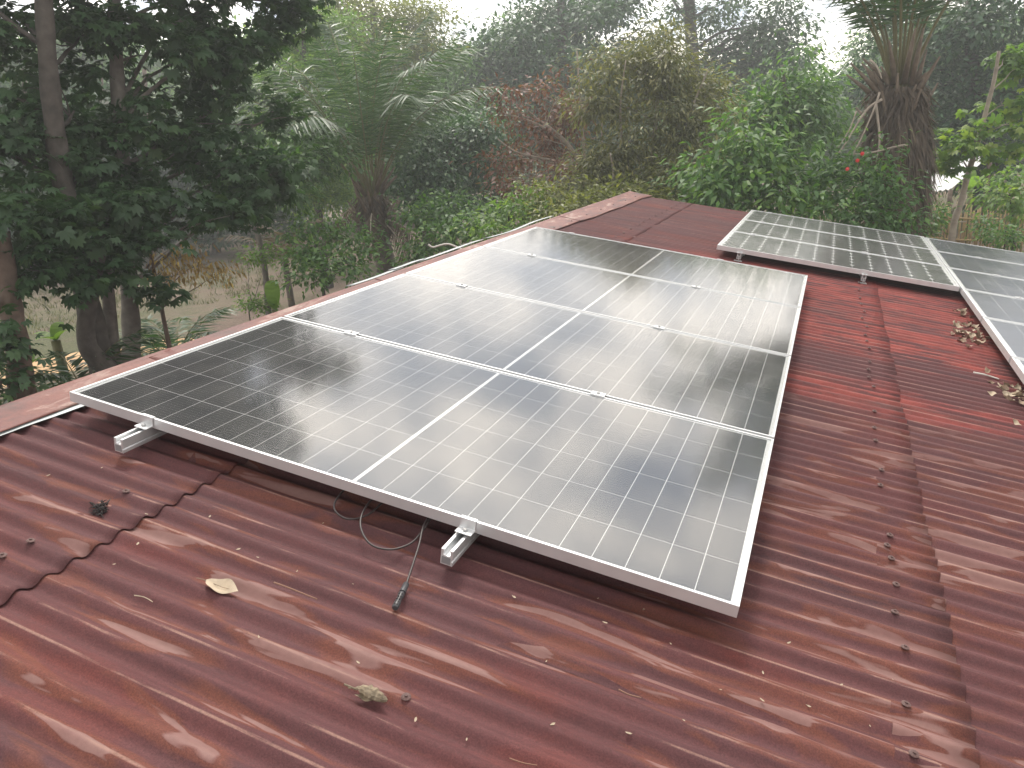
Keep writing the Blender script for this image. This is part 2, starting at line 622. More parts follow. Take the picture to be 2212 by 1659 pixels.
M['lf_light'] = leaf_mat('light_green_leaves', G((0.0, (0.070, 0.136, 0.037)), (0.6, (0.121, 0.227, 0.046)), (1.0, (0.232, 0.315, 0.068))), 0.4)
M['lf_yellow'] = leaf_mat('yellow_green_leaves', G((0.0, (0.098, 0.120, 0.036)), (0.6, (0.161, 0.184, 0.047)), (1.0, (0.281, 0.281, 0.085))), 0.4)
M['lf_olive'] = leaf_mat('olive_leaves', G((0.0, (0.083, 0.092, 0.041)), (0.6, (0.144, 0.153, 0.055)), (1.0, (0.261, 0.243, 0.098))), 0.35)
M['lf_brown'] = leaf_mat('withered_brown_leaves', G((0.0, (0.096, 0.042, 0.030)), (0.6, (0.168, 0.072, 0.048)), (1.0, (0.240, 0.132, 0.072))), 0.3)
M['lf_gold'] = leaf_mat('dry_golden_leaves', G((0.0, (0.2, 0.13, 0.06)), (0.6, (0.32, 0.22, 0.1)), (1.0, (0.45, 0.35, 0.19))), 0.4)
M['lf_palm'] = leaf_mat('palm_leaflets', G((0.0, (0.026, 0.061, 0.026)), (0.6, (0.049, 0.101, 0.042)), (1.0, (0.102, 0.160, 0.072))), 0.3, 0.4, 0.5)
M['lf_deadpalm'] = leaf_mat('dead_palm_fronds', G((0.0, (0.06, 0.045, 0.035)), (0.6, (0.12, 0.09, 0.065)), (1.0, (0.24, 0.19, 0.14))), 0.2, 0.7)
M['lf_lime'] = leaf_mat('bright_lime_leaves', G((0.0, (0.100, 0.180, 0.030)), (0.6, (0.150, 0.260, 0.050)), (1.0, (0.240, 0.340, 0.090))), 0.45)
M['grass'] = leaf_mat('field_grass', G((0.0, (0.06, 0.07, 0.03)), (0.6, (0.1, 0.11, 0.045)), (1.0, (0.2, 0.18, 0.09))), 0.3)


# ------------------------------------------------------------------ ground
def ground_z(x, y):
    x = np.asarray(x, dtype=float)
    y = np.asarray(y, dtype=float)
    z = 0.12 * vnoise(x * 0.25, y * 0.25, 3) + 0.04 * vnoise(x * 1.1, y * 1.1, 4)
    far = np.clip((np.hypot(x, y) - 14) / 30, 0, 1)
    z = z + far * 0.5 * vnoise(x * 0.05, y * 0.05, 5)
    z = z * np.clip((np.hypot(x - 2, np.maximum(0, np.abs(y - 3) - 6)) - 5) / 4, 0.0, 1)
    z = z + 1.0 * np.clip((x + 1) / 5, 0, 1) * np.clip((y - 10) / 7, 0, 1)
    return z


def gz(x, y):
    return float(ground_z(x, y))


def make_ground():
    m, nt, b = new_mat('dry_soil_and_grass')
    t = N(nt, 'ShaderNodeTexCoord')
    P = t.outputs['Object']
    n1 = noise(nt, mapping(nt, P, (1, 1, 1)), 0.16, 7, 0.62)
    n2 = noise(nt, P, 1.7, 8, 0.7)
    n3 = noise(nt, P, 16.0, 6, 0.75)
    soil = ramp(nt, n2, [(0.3, (0.15, 0.105, 0.083)), (0.52, (0.22, 0.16, 0.125)), (0.75, (0.31, 0.24, 0.185))])
    green = ramp(nt, n3, [(0.3, (0.055, 0.065, 0.03)), (0.7, (0.14, 0.14, 0.062))])
    c = mixc(nt, ramp(nt, math_node(nt, 'ADD', math_node(nt, 'MULTIPLY', n1, 0.65), math_node(nt, 'MULTIPLY', n2, 0.35)), [(0.44, 0.0), (0.57, 1.0)]), soil, green)
    c = mixc(nt, 0.6, c, ramp(nt, n3, [(0.3, 0.6), (0.7, 1.3)]), 'MULTIPLY')
    L(nt, c, b.inputs['Base Color'])
    b.inputs['Roughness'].default_value = 0.95
    bp = N(nt, 'ShaderNodeBump')
    bp.inputs['Strength'].default_value = 0.8
    bp.inputs['Distance'].default_value = 0.08
    L(nt, n3, bp.inputs['Height'])
    L(nt, bp.outputs[0], b.inputs['Normal'])
    # one sheet: fine near the house, coarse to the horizon
    def axis(c):
        a = np.concatenate([-np.geomspace(600, 50, 12), np.linspace(-46, 60, 107), np.geomspace(66, 600, 12)])
        return a + c
    xs, ys = axis(-4), axis(6)
    X, Y = np.meshgrid(xs, ys, indexing='ij')
    Z = ground_z(X, Y)
    V = np.stack([X.ravel(), Y.ravel(), Z.ravel()], 1)
    n, k = X.shape
    I = np.arange(n * k).reshape(n, k)
    F = np.stack([I[:-1, :-1].ravel(), I[1:, :-1].ravel(), I[1:, 1:].ravel(), I[:-1, 1:].ravel()], 1)
    o = link('ground', np_mesh('ground', V, F, smooth=True), m)
    tag(o, kind='structure')


make_ground()


def make_path():
    """sandy track on the left, below the trees"""
    m = plain('orange_sand', (0.46, 0.3, 0.16), 0.95, 0, 0.25, 2.5, 0.4)
    a, b2 = at(-60, 735, 18.6), at(560, 690, 18.6)
    pts = []
    for s in np.linspace(-0.6, 1.5, 60):
        p = a + (b2 - a) * s
        d = (b2 - a) / np.linalg.norm(b2 - a)
        nrm = np.array([-d[1], d[0]])
        w = 0.8 + 0.25 * math.sin(s * 9) + 0.15 * math.sin(s * 23)
        c = p[:2] + nrm * (0.5 * math.sin(s * 4.0))
        for q in np.linspace(-1, 1, 7):
            xy = c + nrm * w * q
            pts.append((xy[0], xy[1], gz(xy[0], xy[1]) + 0.03 * (1 - q * q) + 0.006))
    I = np.arange(len(pts)).reshape(60, 7)
    F = np.stack([I[:-1, :-1].ravel(), I[1:, :-1].ravel(), I[1:, 1:].ravel(), I[:-1, 1:].ravel()], 1)
    o = link('path', np_mesh('path', pts, F, smooth=True), m)
    tag(o, kind='structure')


make_path()

# ------------------------------------------------------------------ the house and its roof
V_LO, V_HI = -3.02, 8.92
RIDGE_U = -0.22
EAVE_U = 5.75
WC = -0.114                       # middle of the corrugation; crests at -0.105
AMP = 0.009

house = empty('house', Matrix.Translation((0, 0, 0)), 'low plastered house under a rusted red corrugated iron roof', 'house')
bpy.context.view_layer.update()


def roof_part(name, me, mat, parent):
    o = bpy.data.objects.new(name, me)
    col.objects.link(o)
    if len(me.materials) == 0:
        me.materials.append(mat)
    o.parent = parent
    o.matrix_local = ROOF
    return o


# walls
mbw = MB()
xl, xr = rw(RIDGE_U - 5.4, 0, 0).x, rw(EAVE_U - 0.5, 0, 0).x
ridge_p = rw(RIDGE_U, 0, -0.2)
yb0, yb1 = V_LO + 0.35, V_HI - 0.35


def roof_under(x):
    return ridge_p.z - abs(x - ridge_p.x) * math.tan(TH if x > ridge_p.x else math.radians(24.0))


xl = ridge_p.x - 3.6
for (x0, x1, y0, y1) in ((xl, xl + 0.2, yb0, yb1), (xr - 0.2, xr, yb0, yb1)):
    w = MB()
    zt = min(roof_under(x0), roof_under(x1)) - 0.02
    w.box(x0, x1, y0, y1, -0.3, zt).build('wall', M['wall'], house)
for (y0, y1) in ((yb0, yb0 + 0.2), (yb1 - 0.2, yb1)):
    w = MB()
    xa, xb = xl + 0.203, xr - 0.203
    poly = [(xa, -0.3), (xb, -0.3), (xb, roof_under(xb) - 0.02), (ridge_p.x, ridge_p.z - 0.02), (xa, roof_under(xa) - 0.02)]
    w.prism(poly, y0, y1)
    w.build('wall', M['wall'], house)

# purlins carry the sheets: this mesh is the roof itself, the sheets are its pieces
pm = MB()
for u in (0.05, 0.53, 1.65, 2.70, 3.8, 4.9, 5.6):
    pm.box(u - 0.03, u + 0.03, V_LO + 0.02, V_HI - 0.03, WC - AMP - 0.075, WC - AMP - 0.012)
roof = roof_part('roof', pm.mesh('roof'), M['wood'], house)

INV_ROOF = ROOF.inverted()


def roof_child(name, me, mat, matrix=None):
    o = bpy.data.objects.new(name, me)
    col.objects.link(o)
    if len(me.materials) == 0:
        me.materials.append(mat)
    o.parent = roof
    o.matrix_local = matrix if matrix is not None else Matrix.Identity(4)
    return o


def sheet_mesh(u0, u1, v0, v1, seed, lift_end=0.008, lift_start=0.0, nu=22, lip=0.001):
    r = np.random.default_rng(seed)
    ncor = (v1 - v0) / PITCH
    nv = int(round(ncor * 10))
    us = np.linspace(u0, u1, nu)
    vs = np.linspace(v0, v1, nv + 1)
    U, V = np.meshgrid(us, vs, indexing='ij')
    s = (U - u0) / (u1 - u0)
    ph = 2 * PI * (V - PHASE) / PITCH
    amp = AMP * (1 + 0.10 * vnoise(U * 1.7, V * 2.1, seed + 5))
    W = WC + amp * np.cos(ph)
    W = W + 0.0022 * vnoise(U * 1.6, V * 3.0, seed + 9) + 0.0016 * vnoise(U * 5.0, V * 9.0, seed + 2)
    W = W + lift_start + (lift_end - lift_start) * s ** 9 + 0.0012 * (V - v0) / (v1 - v0)
    # the free lower edge is bent a little at each crest and trough
    edge = np.clip((s - 0.93) / 0.07, 0, 1)
    W = W + edge * 0.0035 * vnoise(V * 24.0, U * 0, seed + 21)
    U2 = U + edge * (0.006 * vnoise(V * 9.0, U * 0, seed + 31) + 0.003 * vnoise(V * 40.0, U * 0, seed + 33))
    top = np.stack([U2.ravel(), V.ravel(), W.ravel()], 1)
    n, k = U.shape
    I = np.arange(n * k).reshape(n, k)
    F = [np.stack([I[:-1, :-1].ravel(), I[1:, :-1].ravel(), I[1:, 1:].ravel(), I[:-1, 1:].ravel()], 1)]
    # turned-down thickness along the lower and the two long edges
    low = top[I[-1, :]].copy()
    low[:, 2] -= lip
    b0 = len(top)
    J = b0 + np.arange(k)
    F.append(np.stack([I[-1, :-1], J[:-1], J[1:], I[-1, 1:]], 1))
    sid = top[I[:, -1]].copy()
    sid[:, 2] -= lip
    b1 = b0 + k
    J2 = b1 + np.arange(n)
    F.append(np.stack([I[:-1, -1], I[1:, -1], J2[1:], J2[:-1]], 1))
    Vv = np.concatenate([top, low, sid])
    return np_mesh('roof_sheet', Vv, np.concatenate(F), smooth=True)


rows = [(-0.20, 0.672, 22), (0.50, 2.832, 30), (2.655, 4.95, 20), (4.80, EAVE_U, 8)]
SHW = 10 * PITCH
edge0 = PHASE + PITCH / 2 - 42 * PITCH        # a trough
for ri, (u0, u1, nu) in enumerate(rows):
    j = 0
    v = edge0 + (0.0 if ri % 2 == 0 else -3 * PITCH)
    while v < V_HI - 0.05:
        v0 = max(v, V_LO)
        v1 = min(v + SHW + PITCH, V_HI)
        if v1 - v0 > PITCH:
            n = round((v1 - v0) / PITCH * 2) / 2
            me = sheet_mesh(u0, u1, v0, v0 + n * PITCH, 100 * ri + j, lift_end=(0.0035 if v0 < 1.0 else 0.0) if ri == 0 else 0.0008, lift_start=-0.002, nu=nu)
            roof_child('sheet', me, M['roof'])
        v += SHW
        j += 1

# the far slope, beyond the ridge
RA = rw(RIDGE_U, 0, 0)
TF = math.radians(24.0)
CF, SF = math.cos(TF), math.sin(TF)
FAR = Matrix(((-CF, 0, -SF, RA.x), (0, -1, 0, 0), (-SF, 0, CF, RA.z), (0, 0, 0, 1)))
for k in range(2):
    u0, u1 = (0.03, 2.2) if k == 0 else (2.05, 4.3)
    v = -V_HI
    while v < -V_LO - 0.1:
        v1 = min(v + SHW + PITCH, -V_LO)
        nn = round((v1 - v) / PITCH * 2) / 2
        me = sheet_mesh(u0, u1, v, v + nn * PITCH, 900 + int(v * 10) + 50 * k, nu=8)
        me.materials.append(M['roof'])
        o = bpy.data.objects.new('sheet', me)
        col.objects.link(o)
        o.parent = roof
        o.matrix_local = INV_ROOF @ FAR
        v += SHW

# ridge cap pieces: bent sheet over the ridge, dented along the lips
def cap_mesh(v0, v1, seed, lipn, lift):
    nv = 40
    t2 = math.tan(2 * TH)
    Vv = []
    for i in range(nv + 1):
        v = v0 + (v1 - v0) * i / nv
        q = vnoise(np.array(v * 6.0), np.array(0.0), seed)
        q2 = vnoise(np.array(v * 3.0), np.array(1.0), 77)
        lip_u = lipn(v) + 0.014 * q
        pts = [(lip_u, -0.101 + 0.004 * abs(q)), (lip_u - 0.012, -0.0955 + 0.003 * q2)]
        for f in (0.35, 0.7, 0.93):
            uu = lip_u + (RIDGE_U - lip_u) * f
            pts.append((uu, -0.0975 + 0.014 * f + 0.004 * q2 * (1 - f) + 0.002 * q))
        pts.append((RIDGE_U, -0.079 + 0.003 * q2))
        for f in (0.15, 0.6, 1.0):
            d = 0.19 * f
            pts.append((RIDGE_U - d * math.cos(math.radians(35)), -0.082 - d * math.sin(math.radians(35)) + 0.004 * q2 * f))
        Vv += [(a, v, w + lift) for a, w in pts]
    k = len(pts)
    I = np.arange((nv + 1) * k).reshape(nv + 1, k)
    F = np.stack([I[:-1, :-1].ravel(), I[:-1, 1:].ravel(), I[1:, 1:].ravel(), I[1:, :-1].ravel()], 1)[:, ::-1]
    return np_mesh('ridge_cap', Vv, F, smooth=True)


def lipn(v):
    return -0.085 + 0.02 * max(0.0, v - 0.5) + 0.02 * math.sin(v * 2.1)


v = V_LO
i = 0
while v < V_HI:
    v1 = min(v + 1.9, V_HI + 0.02)
    o = roof_child('ridge_cap', cap_mesh(v, v1, 50 + i, lipn, 0.0022 * (i % 2)), M['ridge'])
    s = o.modifiers.new('thick', 'SOLIDIFY')
    s.thickness = 0.0012
    v += 1.78
    i += 1

# pale flashing that shows at the broken lip near the corner of the first panel, and strips lying past the ridge
def strip(pts, wdir, width, seed):
    Vv = []
    n = len(pts)
    for i, p in enumerate(pts):
        q = vnoise(np.array(i * 0.9), np.array(0.3), seed)
        a = Vector(p) + Vector((0, 0, 0.002 * q))
        b_ = a + Vector(wdir) * width * (1 + 0.15 * q)
        Vv += [tuple(a), tuple(b_)]
    F = [(2 * i, 2 * i + 1, 2 * i + 3, 2 * i + 2) for i in range(n - 1)]
    return np_mesh('flashing', Vv, F)


o = roof_child('flashing', strip([(lipn(v) + 0.028, v, -0.1015) for v in np.linspace(-0.75, 0.35, 24)], (-1, 0, 0.02), 0.07, 4), M['flash'])
for (va, vb, d0, up) in ((2.15, 2.75, 0.05, -0.012), (2.65, 3.1, 0.055, -0.006), (3.0, 4.1, 0.05, -0.012), (4.2, 5.9, 0.05, -0.01)):
    pts = [(RIDGE_U - d0 + 0.012 * math.sin(v * 3), v, -0.083 + up + 0.004 * math.sin(v * 5)) for v in np.linspace(va, vb, 10)]
    o = roof_child('flashing', strip(pts, (-0.95, 0, -0.3), 0.055, int(va * 10)), M['flash'])
    s = o.modifiers.new('thick', 'SOLIDIFY')
    s.thickness = 0.003

# roofing screws with washers
sm = MB().lathe([(0.011, 0.0), (0.011, 0.0012), (0.007, 0.003), (0.004, 0.0034), (0.0036, 0.0065)], 10).mesh('roof_screw')
sm.materials.append(M['rust_screw'])
spots = []
real = [-0.176, -0.019, 0.195, 0.345, 0.5, 0.657, 0.737, 0.847, 1.206, 1.357, 1.655, 1.788, 2.03, 2.373, 2.55, 2.7, 2.85, 3.16, 3.31, 3.46, 3.7, 3.92, 4.15, 4.38, 4.6, 4.9, 5.2]
for v in real:
    spots.append((2.695 + random.uniform(-0.012, 0.015), v))
for v in (-0.597, -0.525, -0.257):
    spots.append((0.523, v))
spots += [(1.652, -0.545), (1.66, 5.3)]
for k in range(14):
    spots.append((0.53 + random.uniform(-0.01, 0.01), 4.8 + 0.304 * k))
for k in range(9):
    spots.append((1.64 + random.uniform(-0.01, 0.01), 6.5 + 0.304 * k))
for (u, v) in spots:
    vc = PHASE + round((v - PHASE) / PITCH) * PITCH
    if u < 1:
        off = 0.003
    elif u < 2:
        off = -0.001
    else:
        off = 0.005
    tilt = Matrix.Rotation(random.uniform(-0.12, 0.12), 4, 'X')
    roof_child('roof_screw', sm, M['rust_screw'], Matrix.Translation((u, vc + random.uniform(-0.004, 0.004), WC + AMP + off)) @ tilt)
for v in np.arange(5.2, 8.9, 0.55):
    roof_child('roof_screw', sm, M['rust_screw'], Matrix.Translation((-0.05 + 0.02 * random.random(), v, -0.089)))


# ------------------------------------------------------------------ solar panels
def quad_plate(x0, x1, y0, y1, z, skirt):
    """flat top with short turned-down sides, open underneath"""
    mb = MB()
    a = [(x0, y0, z), (x1, y0, z), (x1, y1, z), (x0, y1, z)]
    b_ = [(x, y, z - skirt) for x, y, _ in a]
    mb.add(a + b_, [(0, 1, 2, 3), (0, 4, 5, 1), (1, 5, 6, 2), (2, 6, 7, 3), (3, 7, 4, 0)])
    return mb


def frame_meshes(W_, H_, T, lip=0.011, sk=0.0022):
    """four profile bars, mitre-free: long bars run full length, short ones butt between them"""
    def prof(mirror):
        p = [(0, -T), (0.025, -T), (0.025, -T + 0.0015), (sk, -T + 0.0015), (sk, -0.0042), (lip, -0.0042), (lip, -0.0006), (lip - 0.0006, 0), (0.0006, 0), (0, -0.0006)]
        return p
    p = prof(False)
    bars = []
    a = MB().prism([(x, z) for x, z in p], 0, W_, axis='x')            # outline in (y,z): near edge
    bars.append(a.mesh('frame_bar'))
    a = MB().prism([(H_ - x, z) for x, z in p][::-1], 0, W_, axis='x')
    bars.append(a.mesh('frame_bar'))
    a = MB().prism([(x, z) for x, z in p], lip, H_ - lip, axis='y')
    bars.append(a.mesh('frame_bar'))
    a = MB().prism([(W_ - x, z) for x, z in p][::-1], lip, H_ - lip, axis='y')
    bars.append(a.mesh('frame_bar'))
    for b_ in bars:
        b_.materials.append(M['alu'])
    return bars


def cell_mesh(cw, ch, cham, mat):
    c = cham
    hw, hh = cw / 2, ch / 2
    if c > 0:
        p = [(-hw + c, -hh), (hw - c, -hh), (hw, -hh + c), (hw, hh - c), (hw - c, hh), (-hw + c, hh), (-hw, hh - c), (-hw, -hh + c)]
    else:
        p = [(-hw, -hh), (hw, -hh), (hw, hh), (-hw, hh)]
    n = len(p)
    mb = MB()
    mb.add([(x, y, 0) for x, y in p] + [(x, y, -0.0004) for x, y in p],
           [tuple(range(n))] + [(i, i + n, (i + 1) % n + n, (i + 1) % n) for i in range(n)])
    me = mb.mesh('cell')
    me.materials.append(mat)
    return me


def panel_kit(kind):
    if kind == 'half':
        W_, H_, T = 2.278, 1.134, 0.035
        lip = 0.009
        xs = []
        mu, bar = 0.013, 0.011
        half = (W_ - 2 * lip - 2 * mu - bar) / 2
        pit = half / 12
        for s in range(2):
            x0 = lip + mu + s * (half + bar)
            xs += [x0 + pit * (i + 0.5) for i in range(12)]
        mv = 0.007
        pv = (H_ - 2 * lip - 2 * mv) / 6
        ys = [lip + mv + pv * (i + 0.5) for i in range(6)]
        cm = cell_mesh(pit - 0.0027, pv - 0.0030, 0.0, M['cell_half'])
        gl = M['glass']
    else:
        W_, H_, T = 1.956, 0.992, 0.04
        lip = 0.012
        mu = 0.024
        pit = (W_ - 2 * lip - 2 * mu) / 12
        xs = [lip + mu + pit * (i + 0.5) for i in range(12)]
        mv = 0.012
        pv = (H_ - 2 * lip - 2 * mv) / 6
        ys = [lip + mv + pv * (i + 0.5) for i in range(6)]
        if kind == 'mono':
            cm = cell_mesh(pit - 0.0035, pv - 0.003, 0.023, M['cell_mono'])
        else:
            cm = cell_mesh(pit - 0.0035, pv - 0.0025, 0.0, M['cell_poly'])
        gl = M['glass_old']
    bars = frame_meshes(W_, H_, T, lip)
    back = quad_plate(lip - 0.006, W_ - lip + 0.006, lip - 0.006, H_ - lip + 0.006, -0.0050, 0.002).mesh('backsheet')
    back.materials.append(M['back'])
    pane = quad_plate(lip, W_ - lip, lip, H_ - lip, -0.0022, 0.0018).mesh('glass_pane')
    pane.materials.append(gl)
    return dict(W=W_, H=H_, T=T, xs=xs, ys=ys, cell=cm, bars=bars, back=back, pane=pane)


KITS = {k: panel_kit(k) for k in ('half', 'mono', 'poly')}


def solar_panel(kind, u, v, w, label, group, tilt=0.0):
    k = KITS[kind]
    root = empty('solar_panel', ROOF @ Matrix.Translation((u, v, w)) @ Matrix.Rotation(tilt, 4, 'Z'), label, 'solar panel', group)
    for b_ in k['bars']:
        link('frame_bar', b_, None, root)
    link('backsheet', k['back'], None, root)
    link('glass_pane', k['pane'], None, root)
    for y in k['ys']:
        for x in k['xs']:
            link('cell', k['cell'], None, root, (x, y, -0.0044))
    return root


GA = 'four large panels in the near array'
near_labels = [
    'large half-cell solar panel nearest the camera, dark tree reflected in its left end',
    'second large half-cell panel from the front of the near array',
    'third large half-cell panel from the front, with the cream glow in its glass',
    'farthest large half-cell panel of the near array, beside bare brown roofing']
for i in range(4):
    solar_panel('half', 0.0, 1.154 * i, 0.0, near_labels[i], GA)
GB = 'three older panels with diamond-cornered cells'
mid_labels = [
    'older panel with diamond-cornered cells, frontmost of the three, its front frame showing',
    'older panel with diamond-cornered cells, middle one of the three',
    'older panel with diamond-cornered cells, rearmost of the three against the shrubs']
for i in range(3):
    solar_panel('mono', 1.480, 5.285 + 1.008 * i, 0.0, mid_labels[i], GB)
GC = 'bluish panels along the right edge'
right_labels = [
    'bluish square-celled panel at the right frame edge, nearest of its column',
    'second nearest bluish square-celled panel in the right-hand column',
    'third nearest bluish square-celled panel in the right-hand column',
    'fourth nearest bluish panel, its corner touching the front diamond-cell panel',
    'fifth bluish square-celled panel in the right-hand column, second from the rear',
    'rearmost bluish square-celled panel in the right-hand column']
for i in range(6):
    solar_panel('poly', 3.448, 2.245 + 1.008 * i, -0.004, right_labels[i], GC)


# mounting rails, clamps and feet
def rail_profile(w, h):
    t = 0.003
    s = 0.011      # slot half opening
    hw = w / 2
    return [(-hw, -h), (hw, -h), (hw, -h + 0.012), (hw - 0.004, -h + 0.015), (hw, -h + 0.019), (hw, 0), (s - 0.002, 0), (s - 0.002, -0.004), (s, -0.016), (s - 0.004, -0.019),
            (-s + 0.004, -0.019), (-s, -0.016), (-s + 0.002, -0.004), (-s + 0.002, 0), (-hw, 0)]


def rail_mesh(w, h, length):
    mb = MB()
    mb.prism(rail_profile(w, h), 0.0, length)
    return mb


def rail(u, v0, v1, wtop, label, group):
    h = 0.048
    root = empty('mounting_rail', ROOF @ Matrix.Translation((u, v0, wtop)), label, 'mounting rail', group)
    bevel(rail_mesh(0.036, h, v1 - v0).build('rail_bar', M['alu'], root), 0.0006)
    # dark plate on the cut end, painting the shade of a hollow chamber
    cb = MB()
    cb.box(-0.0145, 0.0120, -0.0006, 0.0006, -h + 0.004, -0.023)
    cb.build('hollow_shade_plate', M['alu_shade'], root)
    v = v0 + 0.35
    while v < v1:
        f = MB()
        f.box(-0.02, 0.02, v - v0 - 0.02, v - v0 + 0.02, -0.10 - wtop - 0.0115 + 0.0, -h - 0.0005)
        f.build('foot', M['alu_dull'], root)
        v += 1.2
    return root


GR = 'aluminium rails under the near array'
rail(0.345, -0.115, 4.68, -0.0355, 'aluminium mounting rail whose end sticks out near the ridge cap', GR)
rail(1.522, -0.115, 4.68, -0.0355, 'aluminium mounting rail whose end sticks out right of the cable', GR)
GR2 = 'rails under the older arrays'
rail(1.685, 5.26, 8.34, -0.0405, 'mounting rail under the left end of the diamond-cell panels', GR2)
rail(2.72, 5.26, 8.34, -0.0405, 'mounting rail under the middle of the diamond-cell panels', GR2)
rail(3.85, 2.2, 8.32, -0.0445, 'mounting rail under the left part of the bluish panels', GR2)
rail(4.95, 2.2, 8.32, -0.0445, 'mounting rail under the right part of the bluish panels', GR2)

bolt_me = MB().lathe([(0.0085, 0), (0.0085, 0.0012), (0.0062, 0.0013), (0.0062, 0.006), (0.0045, 0.0075)], 6).mesh('bolt')
bolt_me.materials.append(M['steel'])


def end_clamp(u, v, T, label, group, flip=False, w=0.0):
    """Z-shaped: tongue on the frame lip, upright against the frame, foot on the rail"""
    rot = Matrix.Rotation(PI, 4, 'Z') if flip else Matrix.Identity(4)
    root = empty('end_clamp', ROOF @ Matrix.Translation((u, v, w)) @ rot, label, 'clamp', group)
    t = 0.0035
    fz = -T + 0.006
    poly = [(0.009, 0.0006), (0.009, 0.0042), (-0.0045, 0.0042), (-0.0045, fz + t), (-0.034, fz + t), (-0.034, fz), (-0.001, fz), (-0.001, 0.0006)]
    mb = MB().prism(poly, -0.025, 0.025, axis='x')
    bevel(mb.build('clamp_body', M['alu'], root), 0.0008)
    link('bolt', bolt_me, None, root, (0, -0.019, fz + t))
    # the bolt shank reaches the rail slot
    MB().lathe([(0.004, -T - 0.004), (0.004, fz)], 8, (0, -0.019, 0)).build('shank', M['steel'], root)
    return root


def mid_clamp(u, v, label, group, w=0.0):
    root = empty('mid_clamp', ROOF @ Matrix.Translation((u, v, w)), label, 'clamp', group)
    mb = MB()
    mb.box(-0.03, 0.03, -0.0195, 0.0195, 0.0006, 0.0045)
    bevel(mb.build('clamp_plate', M['alu'], root), 0.0008)
    link('bolt', bolt_me, None, root, (0, 0, 0.0045))
    return root


GCl = 'clamps of the near array'
end_clamp(0.352, 0.0, 0.035, 'Z-shaped end clamp on the front frame near the ridge cap', GCl)
end_clamp(1.528, 0.0, 0.035, 'Z-shaped end clamp on the front frame right of the cable', GCl)
seam = ['first', 'second', 'third']
for i in range(3):
    mid_clamp(0.385 + 0.006 * i, 1.144 + 1.154 * i, 'flat bolted clamp on the %s seam from the front, ridge side' % seam[i], GCl)
    mid_clamp(1.575 + 0.01 * i, 1.144 + 1.154 * i, 'flat bolted clamp on the %s seam from the front, right half' % seam[i], GCl)
end_clamp(0.33, 4.596, 0.035, 'end clamp on the rear edge of the near array, ridge side', GCl, True)
end_clamp(1.60, 4.596, 0.035, 'end clamp on the rear edge of the near array, right half', GCl, True)
GCm = 'clamps of the diamond-cell panels'
end_clamp(1.685, 5.285, 0.04, 'end clamp on the front frame of the diamond-cell panels, left', GCm)
end_clamp(2.72, 5.285, 0.04, 'end clamp on the front frame of the diamond-cell panels, right', GCm)
for i in range(2):
    for s, u in (('left', 1.70), ('right', 2.74)):
        mid_clamp(u, 6.285 + 1.008 * i, 'small clamp on the %s seam of the diamond-cell panels, %s one' % (('front', 'rear')[i], s), GCm)
for s, u in (('left', 1.70), ('right', 2.74)):
    end_clamp(u, 5.285 + 1.008 * 2 + 0.992, 0.04, 'clamp on the rear edge of the diamond-cell panels, %s one' % s, GCm, True)
GCr = 'clamps of the bluish panels'
nth = ['first', 'second', 'third', 'fourth', 'fifth']
for i in range(5):
    mid_clamp(3.86, 2.245 + 1.008 * (i + 1) - 0.008, 'small clamp on the %s seam of the bluish panels' % nth[i], GCr, -0.004)

# feet of the diamond-cell panels: little angle brackets under the front frame
for s, u in (('left', 1.685), ('right', 2.72)):
    root = empty('angle_bracket', ROOF @ Matrix.Translation((u, 5.262, -0.105)), 'angle bracket on the roof below the %s front clamp of the diamond-cell panels' % s, 'bracket', GCm)
    mb = MB()
    mb.prism([(-0.034, 0.0), (0.034, 0.0), (0.034, 0.004), (0.004, 0.004), (0.004, 0.05), (-0.034 + 0.034, 0.05), (0.0, 0.004), (-0.034, 0.004)][::1], -0.018, 0.018)
    mb.build('bracket_body', M['alu_dull'], root)
    link('bolt', bolt_me, None, root, (0.02, 0, 0.004))


# ------------------------------------------------------------------ cable with its plug
def P3(px, py, w):
    q = on_roof(px, py, w)
    return Vector(q)


def smooth_path(pts, n=8):
    pts = [Vector(p) for p in pts]
    out = []
    m = len(pts)
    for i in range(m - 1):
        p0, p1, p2, p3 = pts[max(i - 1, 0)], pts[i], pts[i + 1], pts[min(i + 2, m - 1)]
        for k in range(n):
            t = k / n
            out.append(0.5 * ((2 * p1) + (-p0 + p2) * t + (2 * p0 - 5 * p1 + 4 * p2 - p3) * t * t + (-p0 + 3 * p1 - 3 * p2 + p3) * t ** 3))
    out.append(pts[-1])
    return out


cable = empty('cable', ROOF, 'black cable looping out from under the front panel to a plug', 'cable')
loop = [Vector((0.95, 0.55, -0.06)), Vector((1.08, 0.25, -0.055)), P3(740, 1062, -0.058), P3(722, 1098, -0.075), P3(750, 1121, -0.09), P3(790, 1114, -0.09), P3(818, 1093, -0.075),
        P3(822, 1082, -0.05) + Vector((0.0, 0.06, 0)), P3(800, 1082, -0.05) + Vector((0.0, 0.03, 0)), P3(786, 1102, -0.062), P3(779, 1138, -0.074), P3(800, 1175, -0.088), P3(842, 1187, -0.094), P3(885, 1175, -0.086), P3(910, 1150, -0.07),
        P3(921, 1128, -0.048) + Vector((0, 0.03, 0)), P3(924, 1118, -0.046) + Vector((0, 0.05, 0))]
MB().tube(smooth_path(loop), 0.0031, 8).build('cable_loop', M['cable'], cable)
end = [P3(924, 1118, -0.046) + Vector((0, 0.055, 0)), P3(917, 1131, -0.052), P3(905, 1178, -0.066), P3(890, 1225, -0.083), P3(877, 1264, -0.0945)]
MB().tube(smooth_path(end), 0.0031, 8).build('cable_end', M['cable'], cable)
a, b_ = P3(878, 1261, -0.0945), P3(853, 1314, -0.0955)
dv = (b_ - a)
LN = dv.length
dv.normalize()


